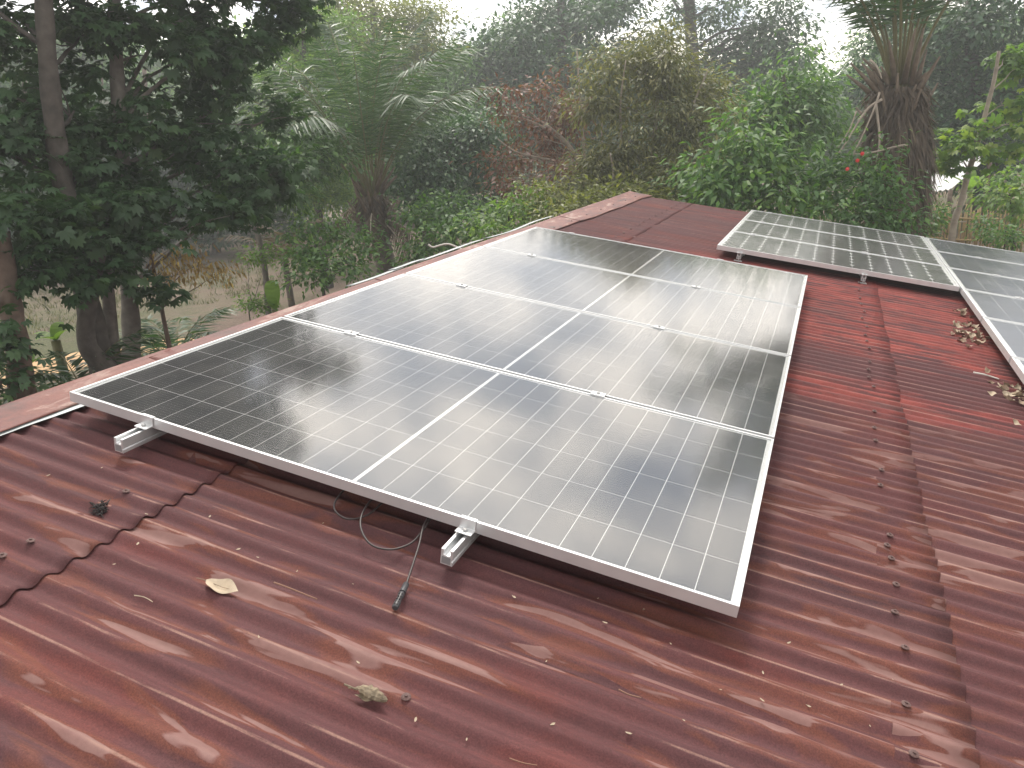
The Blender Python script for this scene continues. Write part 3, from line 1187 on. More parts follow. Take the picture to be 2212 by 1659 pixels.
def plug_pts(fs):
    return [a + dv * LN * f for f in fs]


plug = MB()
plug.tube(plug_pts([0, 0.02, 0.36, 0.37]), [0.006, 0.0082, 0.0088, 0.0088], 12)
plug_o = plug.build('plug', M['plug'], cable)
MB().tube(plug_pts([0.365, 0.41]), 0.0066, 12).build('seal_ring', M['soot'], plug_o)
pb = MB()
pb.tube(plug_pts([0.405, 0.41, 0.5, 0.62, 0.78, 0.8, 0.98, 1.0]), [0.0075, 0.0088, 0.0088, 0.0066, 0.0085, 0.0088, 0.0088, 0.006], 10)
pb.build('connector_body', M['plug'], plug_o)
side = dv.cross(Vector((0, 0, 1))).normalized()
upn = side.cross(dv).normalized()
for f in (0.5, 0.6, 0.71, 0.82, 0.92):
    for s in (-1, 1):
        c = a + dv * LN * f + upn * 0.0085 + side * 0.0032 * s
        q = MB()
        vs = [c + dv * dx + side * sx + upn * dz for dz in (-0.002, 0.0006) for dx, sx in ((-0.0022, -0.0018), (0.0022, -0.0018), (0.0022, 0.0018), (-0.0022, 0.0018))]
        q.add(vs, [(0, 3, 2, 1), (4, 5, 6, 7), (0, 1, 5, 4), (1, 2, 6, 5), (2, 3, 7, 6), (3, 0, 4, 7)])
        q.build('grip_window', M['soot'], plug_o)


# ------------------------------------------------------------------ litter on the roof
def crest_w(v):
    return WC + AMP * math.cos(2 * PI * (v - PHASE) / PITCH)


def leaf_blade(length, width, curl, fold, nx=12, ny=5, wav=0.0, seed=0):
    r = np.random.default_rng(seed)
    Vv = []
    ph = r.uniform(0, 6)
    for i in range(nx + 1):
        s = i / nx
        half = width / 2 * (math.sin(PI * min(1, s * 1.02) ** 0.85) ** 0.8 if 0 < s < 1 else 0.0)
        for j in range(-ny // 2 + 1, ny // 2 + 1) if False else range(ny):
            q = (j / (ny - 1)) * 2 - 1
            y = q * half
            z = abs(q) * half * fold + curl * (s - 0.45) ** 2 * length + wav * math.sin(7 * s + ph + 2 * q) * half
            Vv.append((s * length, y, z))
    I = np.arange((nx + 1) * ny).reshape(nx + 1, ny)
    F = np.stack([I[:-1, :-1].ravel(), I[1:, :-1].ravel(), I[1:, 1:].ravel(), I[:-1, 1:].ravel()], 1)
    return np_mesh('blade', Vv, F, smooth=True)


def place_dir(pa, pb_, lift):
    """matrix with x from one roof point to another, z out of the roof"""
    A = Vector(pa)
    B = Vector(pb_)
    x = (B - A)
    ln = x.length
    x.normalize()
    z = Vector((0, 0, 1))
    y = z.cross(x).normalized()
    z = x.cross(y)
    m = Matrix(((x.x, y.x, z.x, A.x), (x.y, y.y, z.y, A.y), (x.z, y.z, z.z, A.z + lift), (0, 0, 0, 1)))
    return ROOF @ m, ln


# pale fallen leaf, left of centre
mt, ln = place_dir(on_roof(446, 1256, -0.105), on_roof(515, 1283, -0.105), 0.001)
lf = empty('fallen_leaf', mt, 'single pale fallen leaf with a stalk, lying on the rusty sheet', 'leaf')
link('blade', leaf_blade(ln, 0.052, 0.25, 0.22, 16, 7, 0.25, 2), M['dryleaf'], lf)
MB().tube([(-0.028, -0.004, 0.002), (-0.012, 0, 0.001), (0, 0, 0.001), (ln * 0.5, 0, 0.0005), (ln * 0.95, 0, 0.006)], [0.0009, 0.001, 0.0012, 0.0007, 0.0004], 6).build('stalk', M['dryleaf2'], lf)

# shrivelled, rolled-up leaf in the foreground
mt, ln = place_dir(on_roof(752, 1487, -0.106), on_roof(838, 1512, -0.106), -0.002)
sl = empty('shrivelled_leaf', mt, 'dark shrivelled leaf rolled into a fish-like shape in the foreground', 'leaf')
mb = MB()
pts, rad = [], []
for i in range(19):
    s = i / 18
    pts.append((s * ln, 0.004 * math.sin(s * 5), 0.006 + 0.004 * math.sin(s * PI)))
    rr = 0.0016 + 0.0135 * max(0, math.sin(PI * max(0, (s - 0.18)) / 0.84)) ** 0.8
    rad.append(rr * (1 + 0.12 * math.sin(i * 2.3)))
mb.tube(pts, rad, 9)
so = mb.build('rolled_blade', M['darkleaf'], sl)
for p in so.data.polygons:
    p.use_smooth = False
r_ = np.random.default_rng(5)
for vtx in so.data.vertices:
    vtx.co.z = vtx.co.z * 0.75 + r_.uniform(-0.0013, 0.0013)
    vtx.co.y += r_.uniform(-0.0015, 0.0015)
link('torn_edge', leaf_blade(ln * 0.5, 0.016, 0.3, 0.5, 8, 5, 0.6, 8), M['darkleaf'], sl, (ln * 0.22, -0.012, 0.0))
MB().tube([(-0.012, 0.006, 0.004), (0.02, 0.0, 0.006)], 0.0022, 6).build('stalk', M['darkleaf'], sl)


def stick(name, pxs, r, mat, label, cat='twig', lift=0.002, group=None):
    pts = []
    for (x, y) in pxs:
        q = on_roof(x, y, -0.108)
        pts.append(Vector((q[0], q[1], max(crest_w(q[1]) + 0.002, -0.1075) + lift)))
    c = pts[0].copy()
    root_m = ROOF @ Matrix.Translation(c)
    sp = smooth_path([p - c for p in pts], 5)
    o = MB().tube(sp, [r * (1 - 0.35 * i / len(sp)) for i in range(len(sp))], 6).build(name, mat)
    o.matrix_world = root_m
    tag(o, label, cat, group)
    return o


stick('twig', [(592, 1260), (625, 1272), (685, 1296)], 0.0022, M['twig'], 'straight brown twig between the pale leaf and the plug')
stick('twig', [(290, 1288), (312, 1292), (330, 1302)], 0.0016, M['dryleaf'], 'short curved pale twig below the wavy lap edge')
stick('twig', [(1336, 1491), (1358, 1502), (1385, 1509)], 0.0017, M['twig'], 'thin bent twig at the lower right of the roof')
stick('twig', [(2102, 806), (2128, 812), (2158, 820)], 0.006, M['palestick'], 'pale curved stick near the bluish panels')
stick('twig', [(1100, 1640), (1130, 1650), (1160, 1655)], 0.0014, M['twig'], 'tiny twig at the bottom edge of the picture')

# seed husks and chips scattered on the sheets
husk_me = leaf_blade(0.011, 0.004, 0.6, 0.5, 4, 3, 0.3, 3)
husk_me.materials.append(M['dryleaf'])
hs = [(150, 2), (230, 1010), (100, 1110)]
hpx = [(222, 1010), (98, 1020), (312, 1100), (455, 1105), (700, 1120), (560, 1200), (760, 1255), (640, 1235), (520, 1175), (1115, 1290), (1300, 1345), (1450, 1395), (1180, 1420), (1390, 1310), (1640, 1510), (1755, 1520), (1880, 1560), (1200, 1560), (1650, 1440),
       (1480, 1560), (1010, 1585), (900, 1540), (560, 1380), (770, 1420), (1290, 1290), (1700, 1390), (1930, 1460), (300, 1170), (250, 1210), (1560, 1490), (1350, 1580), (1820, 1480)]
for i, (x, y) in enumerate(hpx):
    q = on_roof(x, y)
    o = bpy.data.objects.new('seed_husk', husk_me)
    col.objects.link(o)
    o.matrix_world = ROOF @ Matrix.Translation((q[0], q[1], crest_w(q[1]) + 0.003)) @ Matrix.Rotation(random.uniform(0, 6.28), 4, 'Z') @ Matrix.Scale(random.uniform(0.6, 1.5), 4)
    tag(o, 'tiny pale seed husk scattered on the rusty roof sheets', 'husk', 'seed husks on the roof')

# black matted debris on the left sheet
q = on_roof(215, 1093)
sp = empty('debris_tuft', ROOF @ Matrix.Translation((q[0], q[1], -0.1045)), 'black matted tuft of debris on the sheet above the lap', 'debris')
mb = MB()
for i in range(60):
    a0 = random.uniform(0, 2 * PI)
    ln = random.uniform(0.008, 0.034)
    x, y = random.gauss(0, 0.013), random.gauss(0, 0.01)
    z = crest_w(q[1] + y) + 0.1045 + 0.0015
    mb.tube([(x, y, z), (x + 0.5 * ln * math.cos(a0), y + 0.5 * ln * math.sin(a0), z + 0.004), (x + ln * math.cos(a0), y + ln * math.sin(a0), z + 0.002)], [0.0022, 0.0018, 0.0005], 4)
mb.build('fibres', M['soot'], sp)

# drifts of dry leaves against the frame of the bluish panels
LM = []
for i in range(5):
    me = leaf_blade(0.085, 0.042, random.uniform(0.3, 1.3), random.uniform(0.2, 0.7), 8, 5, 0.5, 30 + i)
    me.materials.append(M['dryleaf'] if i % 2 else M['dryleaf2'])
    LM.append(me)


def drift(cu, cv, n, su, sv, label, group):
    for i in range(n):
        u = min(cu + random.gauss(0, su), 3.438)
        v = cv + random.gauss(0, sv)
        lift = 0.004 + 0.025 * random.random() * math.exp(-((u - 3.4) / 0.06) ** 2)
        o = bpy.data.objects.new('dry_leaf', random.choice(LM))
        col.objects.link(o)
        rot = Matrix.Rotation(random.uniform(0, 6.28), 4, 'Z') @ Matrix.Rotation(random.uniform(-0.6, 0.6), 4, 'X') @ Matrix.Rotation(random.uniform(-0.4, 0.3), 4, 'Y')
        o.matrix_world = ROOF @ Matrix.Translation((u, v, crest_w(v) + lift + 0.008)) @ rot @ Matrix.Scale(random.uniform(0.4, 0.9), 4)
        tag(o, label, 'leaf', group)


drift(3.37, 4.02, 42, 0.06, 0.16, 'dry curled leaf in the rear drift against the bluish panel frame', 'rear drift of dry leaves')
drift(3.40, 2.78, 26, 0.05, 0.12, 'dry curled leaf in the near drift against the bluish panel frame', 'near drift of dry leaves')
drift(3.41, 4.75, 8, 0.03, 0.1, 'dry leaf lying below the corner where the arrays meet', 'leaves by the array corner')
drift(3.36, 2.2, 3, 0.04, 0.2, 'dry leaf lying alone at the right edge of the picture', 'leaves at the right edge')


# ------------------------------------------------------------------ vegetation
UPV = np.array([0.0, 0.0, 1.0])


def unit(a):
    return a / np.maximum(1e-9, np.linalg.norm(a, axis=-1, keepdims=True))


class Leaves:
    """many small folded leaf faces gathered into one mesh"""

    def __init__(self):
        self.V, self.T = [], []

    def rhomb(self, pos, axis, nrm, ln, wd, tint, mid=0.42, fold=0.12, bend=0.0):
        axis = unit(axis)
        side = unit(np.cross(axis, nrm))
        up = np.cross(side, axis)
        ln = np.asarray(ln).reshape(-1, 1)
        wd = np.asarray(wd).reshape(-1, 1)
        m = pos + axis * ln * mid
        tip = pos + axis * ln - up * ln * bend
        q = np.stack([pos, m - side * wd / 2 + up * wd * fold, tip, m + side * wd / 2 + up * wd * fold], 1)
        self.V.append(q.reshape(-1, 3))
        self.T.append(np.repeat(np.asarray(tint).ravel(), 4))

    def mesh(self, name, origin):
        V = np.concatenate(self.V) - np.asarray(origin)
        T = np.clip(np.concatenate(self.T), 0, 1)
        F = np.arange(len(V)).reshape(-1, 4)
        return np_mesh(name, V, F, T)


def sph(r, n):
    a = r.normal(size=(n, 3))
    return unit(a)


def shatter(lobes, r, n=6):
    """break each lobe into several smaller ones so that no outline is a smooth mound"""
    out = []
    for c, rad in lobes:
        d = unit(np.array([c[0] - CW[0], c[1] - CW[1], 0.0]))
        ex = np.array([d[1], -d[0], 0.0])
        for k in range(n):
            o = sph(r, 1)[0] * r.uniform(0.35, 1.15) * rad
            f = r.uniform(0.22, 0.58)
            out.append((c + o[0] * ex + o[1] * d + o[2] * UPV, rad * np.array([f, f, f * r.uniform(0.7, 1.0)])))
    return out


def lobes_px(lst, depth=0.9):
    """(px, py, rx px, ry px, distance) -> world ellipsoids"""
    out = []
    for (x, y, rx, ry, d) in lst:
        c = at(x, y, d)
        sl = math.hypot(d, c[2] - CW[2])
        out.append((c, np.array([rx * sl / FPX, max(rx, ry) * depth * sl / FPX, ry * sl / FPX])))
    return out


VIEW_ROT = {}


def fill(lv, lobes, r, kind, size, ratio, dens=2.0, clump=0.3, droop=0.3, per=14, tspread=0.22, tbase=0.45, inner=0.25):
    for c, rad in lobes:
        # lobe axes follow the line of sight so that depth is depth
        d = unit(np.array([c[0] - CW[0], c[1] - CW[1], 0.0]))
        ex = np.array([d[1], -d[0], 0.0])
        area = 4 * PI * ((rad[0] * rad[1]) ** 1.6 / 3 + (rad[0] * rad[2]) ** 1.6 / 3 + (rad[1] * rad[2]) ** 1.6 / 3) ** (1 / 1.6)
        la = {'oval': 0.55, 'lance': 0.5, 'palm': 1.5}[kind] * size * size * ratio
        n = int(dens * area / la / (1 if kind != 'palm' else 1.0))
        nc = max(3, n // per)
        dirs = sph(r, nc)
        rr = np.where(r.random(nc) < inner, r.random(nc) ** 0.5, 1.0 - np.abs(r.normal(0, 0.13, nc)))
        loc = dirs * rr[:, None] * rad
        # knock clumps about so that the outline is ragged
        loc = loc * (1 + 0.22 * r.normal(size=(nc, 1)) * (r.random((nc, 1)) < 0.4))
        cc = c + loc[:, :1] * ex + loc[:, 1:2] * d + loc[:, 2:] * UPV
        k = per
        cr = clump * (0.6 + 0.8 * r.random((nc, 1, 1)))
        off = r.normal(size=(nc, k, 3)) * cr * np.array([1, 1, 0.55])
        pos = (cc[:, None, :] + off).reshape(-1, 3)
        out = unit(off.reshape(-1, 3) + 0.35 * np.repeat(dirs, k, 0) * clump)
        m = len(pos)
        ax = unit(out + 0.6 * sph(r, m) - droop * UPV)
        nr = unit(UPV + 0.55 * sph(r, m) + 0.2 * out)
        ln = size * (0.65 + 0.7 * r.random(m))
        ti = tbase + np.repeat(r.normal(0, tspread * 0.7, nc), k) + r.normal(0, tspread, m)
        if kind == 'palm':
            side = unit(np.cross(ax, nr))
            nr2 = np.cross(side, ax)
            for a in (-1.75, -1.05, -0.4, 0.4, 1.05, 1.75):
                ca = ax * math.cos(a) + side * math.sin(a)
                lv.rhomb(pos, ca - 0.25 * UPV, nr2, ln * (1.0 - 0.18 * abs(a)), ln * ratio, ti, 0.55, 0.1, 0.08)
        else:
            lv.rhomb(pos, ax, nr, ln, ln * ratio, ti, 0.42 if kind == 'oval' else 0.35, 0.14, 0.1)


def limb_path(a, b, r, sag=0.12, n=6):
    a, b = np.asarray(a), np.asarray(b)
    ln = np.linalg.norm(b - a)
    k = sph(r, 1)[0] * ln * sag
    pts = []
    for i in range(n + 1):
        t = i / n
        pts.append(a + (b - a) * t + k * math.sin(PI * t) + sph(r, 1)[0] * ln * 0.02 + UPV * ln * 0.08 * math.sin(PI * t))
    pts[0], pts[-1] = a, b
    return pts


def tree(name, label, cat, trunk_px, dist, lobes, leaf, bark, r0=0.15, r1=0.05, size=0.15, ratio=0.5, kind='oval', dens=2.0, clump=0.25,
         droop=0.3, seed=1, group=None, extra=(), limb_r=0.35, twigs=2, per=14, tbase=0.45, tspread=0.22, depth=0.9, inner=0.25, ground=True, nsub=6):
    r = np.random.default_rng(seed)
    tp = [at(x, y, dist) for x, y in trunk_px]
    base = tp[0].copy()
    if ground:
        base = base.copy()
        base[2] = gz(base[0], base[1]) - 0.05
        if tp[0][2] - base[2] > 0.15:
            tp = [base] + tp
        else:
            tp[0] = base
    root = empty(name, Matrix.Translation(tuple(base)), label, cat, group)
    mb = MB()
    sp = smooth_path(tp, 5)
    n = len(sp)
    mb.tube([p - Vector(base) for p in sp], [(r0 * (1 - i / (n - 1)) + r1 * i / (n - 1)) * (1 + (0.25 * math.exp(-i / 2.0))) * (1 + 0.07 * math.sin(i * 1.9)) for i in range(n)], 9)
    for (pl, dd, ra, rb) in extra:
        ep = smooth_path([at(x, y, dd) for x, y in pl], 5)
        mb.tube([p - Vector(base) for p in ep], [ra + (rb - ra) * i / (len(ep) - 1) for i in range(len(ep))], 7)
    lw = lobes_px(lobes, depth)
    sparr = np.array([tuple(p) for p in sp])
    for c, rad in lw:
        # leave the trunk somewhere below the lobe
        dz = sparr[:, 2] - (c[2] - 0.45 * np.linalg.norm(sparr[:, :2] - c[:2], axis=1))
        i = int(np.argmin(np.abs(dz)))
        i = max(i, n // 4)
        a = sparr[i]
        pts = limb_path(a, c, r)
        ra = max(0.006, (r0 + (r1 - r0) * i / n) * limb_r)
        mb.tube([Vector(p) - Vector(base) for p in pts], [ra * (1 - 0.75 * k / 6) for k in range(7)], 5, cap=False)
        for k in range(twigs):
            e = c + sph(r, 1)[0] * rad * 0.95
            q = limb_path(pts[4], e, r, 0.15, 4)
            mb.tube([Vector(p) - Vector(base) for p in q], [ra * 0.3, ra * 0.24, ra * 0.18, ra * 0.12, ra * 0.06], 4, cap=False)
    mb.build('trunk', bark, root)
    lv = Leaves()
    fill(lv, shatter(lw, r, nsub), r, kind, size, ratio, dens * 6.0 / nsub * 0.8, clump, droop, per, tspread, tbase, inner)
    link('crown', lv.mesh('crown', base), leaf, root)
    return root


# ---- the dark trees close by on the left
GT = 'dark broadleaf trees close by on the left'
tree('broadleaf_tree', 'dark broadleaf tree with a leaning trunk at the far left', 'tree',
     [(240, 860), (205, 720), (165, 540), (130, 360), (105, 150), (90, -100), (80, -500)], 9.0,
     [(40, 470, 110, 60, 8.6), (90, 560, 110, 50, 8.4), (190, 480, 90, 55, 8.8), (35, 600, 65, 40, 8.3), (150, 590, 60, 32, 8.5), (60, 340, 110, 70, 9.2), (170, 380, 95, 60, 9.6),
      (30, 210, 70, 70, 9.5), (160, 240, 100, 70, 9.3), (40, 60, 90, 60, 9.8), (190, 70, 110, 60, 9.8), (60, -110, 160, 80, 10), (200, -190, 150, 90, 10), (-150, 300, 150, 180, 9.5),
      (-150, 0, 160, 160, 9.5), (20, -330, 200, 130, 10), (120, -560, 220, 130, 10)],
     M['lf_near'], M['bark'], 0.15, 0.06, 0.11, 0.34, 'palm', 0.85, 0.1, 0.45, 3, GT,
     extra=(([(235, 800), (205, 770), (190, 745), (186, 700), (196, 640), (215, 540)], 8.7, 0.11, 0.07),), per=5, tspread=0.16, tbase=0.4)
tree('broadleaf_tree', 'dark broadleaf tree with an upright pale trunk left of the dry field', 'tree',
     [(287, 840), (284, 720), (275, 560), (264, 360), (252, 140), (246, -100), (260, -500)], 9.7,
     [(315, 630, 45, 40, 9.3), (240, 560, 70, 40, 8.9), (330, 510, 95, 42, 9.1), (415, 480, 95, 40, 9.3), (300, 440, 100, 50, 9.4), (480, 420, 95, 50, 10), (545, 450, 65, 45, 10.5), (390, 350, 130, 65, 10),
      (520, 340, 110, 60, 10.5), (330, 260, 120, 60, 10), (470, 230, 120, 65, 10.5), (590, 240, 60, 60, 11), (590, 390, 60, 55, 11), (310, 120, 110, 60, 10), (450, 110, 110, 60, 10.5), (580, 80, 90, 55, 11),
      (400, -60, 200, 80, 10.5), (560, -80, 130, 80, 11), (350, -230, 200, 100, 10.5), (540, -230, 150, 100, 11), (640, 20, 45, 50, 11), (300, -400, 200, 130, 10.5), (470, -400, 170, 130, 10.5), (380, -600, 200, 120, 10.5)],
     M['lf_near'], M['bark_pale'], 0.12, 0.05, 0.11, 0.34, 'palm', 0.8, 0.1, 0.45, 4, GT,
     extra=(([(245, 850), (244, 780), (240, 720), (234, 640), (226, 540), (222, 430)], 9.2, 0.09, 0.05),), per=5, tspread=0.16, tbase=0.4)
tree('broadleaf_tree', 'slim dark trunk with sagging foliage at the left picture edge', 'tree',
     [(60, 900), (40, 760), (20, 640), (0, 500)], 8.2, [(-30, 740, 36, 36, 8), (-10, 830, 26, 26, 7.9)], M['lf_near'], M['bark_brown'], 0.13, 0.08, 0.11, 0.34, 'palm', 0.9, 0.18, 0.45, 5, GT, per=5)

GM = 'shaded trees behind the near left trees'
for i, (tx, d, lob) in enumerate((
        (70, 35.5, [(60, 380, 120, 80, 35.0), (0, 300, 120, 100, 36.0), (130, 300, 90, 80, 36.0), (40, 480, 110, 50, 35.0)]),
        (235, 34.5, [(230, 290, 110, 70, 35.0), (300, 370, 100, 60, 36.0), (200, 400, 80, 50, 36.5), (270, 470, 120, 40, 37.0)]),
        (330, 35.0, [(380, 280, 120, 80, 35.5), (440, 400, 110, 70, 35.0), (350, 440, 90, 50, 37.0)]),
        (470, 36.5, [(520, 270, 110, 90, 36.0), (560, 380, 100, 70, 35.0), (520, 470, 90, 40, 36.0), (620, 440, 70, 50, 34.5)]))):
    tree('understorey_tree', ['shaded tree behind the leaning trunk at the far left', 'shaded tree with a straight dark trunk left of the pale trunk', 'shaded tree with a straight dark trunk right of the pale trunk', 'shaded tree at the back edge of the dry field, left'][i], 'tree',
         [(tx, 560), (tx - 6, 450), (tx - 12, 300), (tx - 18, 150)], d, lob, M['lf_dark'], M['bark_brown'], 0.17, 0.08, 0.24, 0.5, 'oval', 1.3, 0.3, 0.3, 20 + i, GM, tbase=0.35)

# ---- behind the field and the palms
GF = 'trees beyond the house'
tree('acacia_tree', 'light green feathery tree with flat layers behind the left palm', 'tree', [(690, 500), (686, 400), (670, 300), (660, 180), (655, 60)], 24,
     [(620, 170, 60, 16, 23), (690, 140, 70, 16, 24), (650, 235, 70, 16, 23), (730, 215, 70, 18, 24), (610, 285, 50, 16, 22), (700, 300, 70, 18, 23), (640, 345, 60, 16, 22), (735, 355, 60, 18, 23), (660, 400, 60, 22, 22), (720, 420, 60, 22, 23), (690, 60, 70, 20, 25), (620, 90, 50, 18, 25)],
     M['lf_light'], M['bark'], 0.16, 0.05, 0.13, 0.4, 'oval', 2.0, 0.3, 0.15, 31, GF, tbase=0.5)
tree('broadleaf_tree', 'tall hazy yellow-green tree at the top, left of the bright sky gap', 'tree', [(820, 520), (815, 300), (810, 100), (800, -30)], 32,
     [(720, 40, 80, 45, 32), (815, 25, 80, 45, 32), (895, 60, 55, 40, 32), (780, 115, 90, 40, 31), (870, 130, 70, 40, 31), (700, 110, 60, 40, 31), (935, 30, 35, 16, 32), (915, 95, 40, 20, 32)],
     M['lf_yellow'], M['bark'], 0.22, 0.08, 0.2, 0.45, 'oval', 1.5, 0.4, 0.25, 32, GF)
tree('broadleaf_tree', 'dark green tree filling the gap behind the left palm crown', 'tree', [(920, 520), (915, 350), (905, 200)], 29,
     [(900, 215, 80, 55, 29), (965, 130, 40, 28, 30), (985, 235, 60, 60, 29), (880, 300, 90, 60, 28), (800, 260, 70, 60, 29), (960, 320, 80, 60, 28), (820, 350, 80, 50, 27), (760, 420, 70, 50, 27)],
     M['lf_mid'], M['bark'], 0.22, 0.08, 0.2, 0.5, 'oval', 1.5, 0.4, 0.3, 33, GF, tbase=0.35)
tree('broadleaf_tree', 'massive dark tree reaching the top of the picture in the centre', 'tree', [(1230, 520), (1225, 300), (1215, 120), (1210, -40)], 33,
     [(1100, 95, 80, 55, 33), (1200, 60, 110, 65, 33), (1310, 40, 105, 60, 33), (1385, 60, 45, 55, 33), (1080, 185, 75, 55, 32), (1180, 170, 100, 60, 32), (1290, 150, 95, 65, 32), (1120, 270, 80, 60, 32), (1045, 130, 35, 35, 33), (1040, 255, 50, 60, 32), (1220, 260, 90, 60, 32), (1330, 230, 80, 60, 32)],
     M['lf_dark'], M['bark'], 0.35, 0.12, 0.22, 0.55, 'oval', 1.5, 0.42, 0.3, 34, GF, tbase=0.5)
tree('vine_covered_tree', 'dark green bushy tree with hanging vines right of the left palm', 'tree', [(980, 560), (975, 430), (965, 330)], 19,
     [(930, 330, 80, 70, 19), (1010, 330, 80, 80, 19.5), (960, 410, 80, 45, 18.5), (1050, 390, 60, 55, 19), (895, 410, 60, 50, 18.5), (1010, 270, 60, 50, 20)],
     M['lf_dark'], M['bark'], 0.15, 0.05, 0.13, 0.5, 'oval', 1.6, 0.3, 0.5, 35, GF, tbase=0.6)
tree('withered_tree', 'withered tree with red-brown leaves and bare pale branches', 'tree', [(1292, 520), (1285, 450), (1262, 370), (1225, 310), (1180, 270)], 15.5,
     [(1120, 215, 65, 45, 15.5), (1185, 200, 75, 55, 16), (1245, 190, 50, 50, 16), (1150, 300, 75, 45, 15.5), (1225, 290, 65, 55, 16), (1100, 345, 55, 28, 15), (1190, 365, 70, 35, 15), (1090, 400, 40, 22, 14.6)],
     M['lf_brown'], M['deadwood'], 0.075, 0.03, 0.11, 0.42, 'lance', 0.5, 0.16, 0.5, 36, GF,
     extra=(([(1275, 440), (1262, 330), (1252, 200), (1246, 110)], 15.5, 0.04, 0.012), ([(1262, 370), (1210, 350), (1120, 330), (1075, 300)], 15.2, 0.03, 0.01), ([(1285, 450), (1300, 300), (1296, 180)], 15.6, 0.035, 0.01), ([(1225, 310), (1160, 268), (1090, 245)], 15.5, 0.035, 0.012)), twigs=4)
tree('slender_leaf_tree', 'olive-green tree of slender leaves behind the end of the roof ridge', 'tree', [(1400, 520), (1398, 430), (1410, 330), (1420, 220), (1425, 120)], 14.5,
     [(1330, 135, 55, 38, 14.5), (1410, 115, 75, 45, 14.8), (1490, 155, 65, 48, 14.8), (1300, 220, 45, 45, 14.2), (1390, 215, 85, 55, 14.5), (1500, 250, 65, 55, 14.5), (1340, 310, 75, 55, 14), (1440, 325, 85, 55, 14.2), (1535, 200, 38, 45, 15), (1310, 390, 65, 38, 13.6), (1410, 400, 85, 38, 13.6), (1520, 340, 55, 55, 14)],
     M['lf_olive'], M['deadwood'], 0.06, 0.025, 0.12, 0.3, 'lance', 1.25, 0.2, 0.55, 37, GF,
     extra=(([(1395, 440), (1350, 330), (1340, 230), (1352, 130)], 14.2, 0.035, 0.01), ([(1400, 430), (1460, 330), (1500, 220), (1530, 150)], 14.2, 0.035, 0.01), ([(1316, 440), (1325, 380), (1318, 330)], 13.4, 0.03, 0.012)), twigs=4)
tree('tall_tree', 'tall hazy tree with a bare straight trunk against the sky, right of centre', 'tree', [(1512, 520), (1505, 300), (1496, 120), (1488, 0), (1484, -120)], 34,
     [(1545, 15, 60, 38, 34), (1620, 60, 75, 48, 34), (1682, 55, 42, 34, 34), (1590, 130, 75, 45, 34), (1650, 150, 65, 48, 34), (1565, 190, 55, 38, 34), (1690, 125, 30, 30, 34), (1462, 18, 18, 16, 34), (1640, 220, 80, 45, 33), (1560, 255, 70, 40, 33)],
     M['lf_dark'], M['bark'], 0.3, 0.2, 0.22, 0.5, 'oval', 1.2, 0.42, 0.35, 38, GF, tbase=0.5,
     extra=(([(1500, 180), (1545, 120), (1580, 100), (1620, 60)], 34, 0.1, 0.04), ([(1496, 60), (1460, 10), (1440, -20)], 34, 0.08, 0.03)))
tree('broadleaf_tree', 'mid-green tree of drooping leaves left of the shaggy palm', 'tree', [(1745, 520), (1740, 430), (1725, 330), (1700, 220), (1690, 140)], 17,
     [(1660, 165, 50, 38, 17), (1730, 150, 35, 38, 17.2), (1700, 215, 58, 45, 17), (1640, 250, 55, 45, 16.5), (1745, 260, 50, 45, 17), (1690, 320, 65, 45, 16.5), (1790, 300, 45, 40, 17.5), (1600, 270, 45, 40, 16.5), (1765, 200, 25, 25, 17)],
     M['lf_mid'], M['bark_pale'], 0.09, 0.03, 0.16, 0.42, 'oval', 1.4, 0.26, 0.55, 39, GF, tbase=0.55)
tree('broadleaf_shrub', 'bright green big-leaved shrub behind the bare brown roofing', 'shrub', [(1640, 540), (1640, 460), (1630, 370), (1610, 290)], 12.2,
     [(1600, 285, 45, 35, 12.2), (1570, 345, 55, 45, 12), (1650, 340, 55, 45, 12.2), (1705, 385, 60, 45, 12.2), (1620, 405, 75, 38, 11.8), (1545, 405, 45, 38, 11.8), (1755, 400, 50, 45, 12.2), (1690, 440, 70, 30, 11.6)],
     M['lf_mid'], M['bark'], 0.05, 0.02, 0.15, 0.42, 'oval', 1.4, 0.2, 0.5, 40, GF, tbase=0.65)
tree('broadleaf_tree', 'large dark tree on the right behind the shaggy palm', 'tree', [(2120, 520), (2110, 320), (2100, 150), (2095, 0)], 26,
     [(2020, 60, 75, 55, 26), (2110, 60, 90, 60, 26), (2190, 90, 50, 65, 26), (2030, 180, 70, 60, 25.5), (2120, 190, 90, 70, 25.5), (2210, 200, 60, 80, 25.5), (2050, 290, 60, 50, 25), (2130, 300, 90, 55, 25), (1895, 100, 30, 40, 26), (2180, 365, 80, 36, 26), (2090, 350, 60, 30, 26), (1990, 320, 40, 50, 25), (1870, 180, 35, 40, 26)],
     M['lf_dark'], M['bark'], 0.3, 0.1, 0.2, 0.5, 'oval', 1.4, 0.38, 0.35, 41, GF, tbase=0.4)
tree('flowering_shrub', 'dark flowering shrub with red blossoms below the shaggy palm', 'shrub', [(1880, 540), (1875, 470), (1868, 400), (1862, 340)], 11.8,
     [(1830, 400, 50, 45, 11.8), (1890, 415, 55, 48, 11.6), (1800, 345, 35, 35, 12), (1925, 440, 40, 38, 11.5), (1872, 350, 35, 32, 11.8), (1830, 455, 60, 30, 11.3), (1905, 475, 55, 24, 11.2)],
     M['lf_mid'], M['bark_brown'], 0.035, 0.012, 0.1, 0.42, 'oval', 1.15, 0.16, 0.4, 42, GF, tbase=0.35)

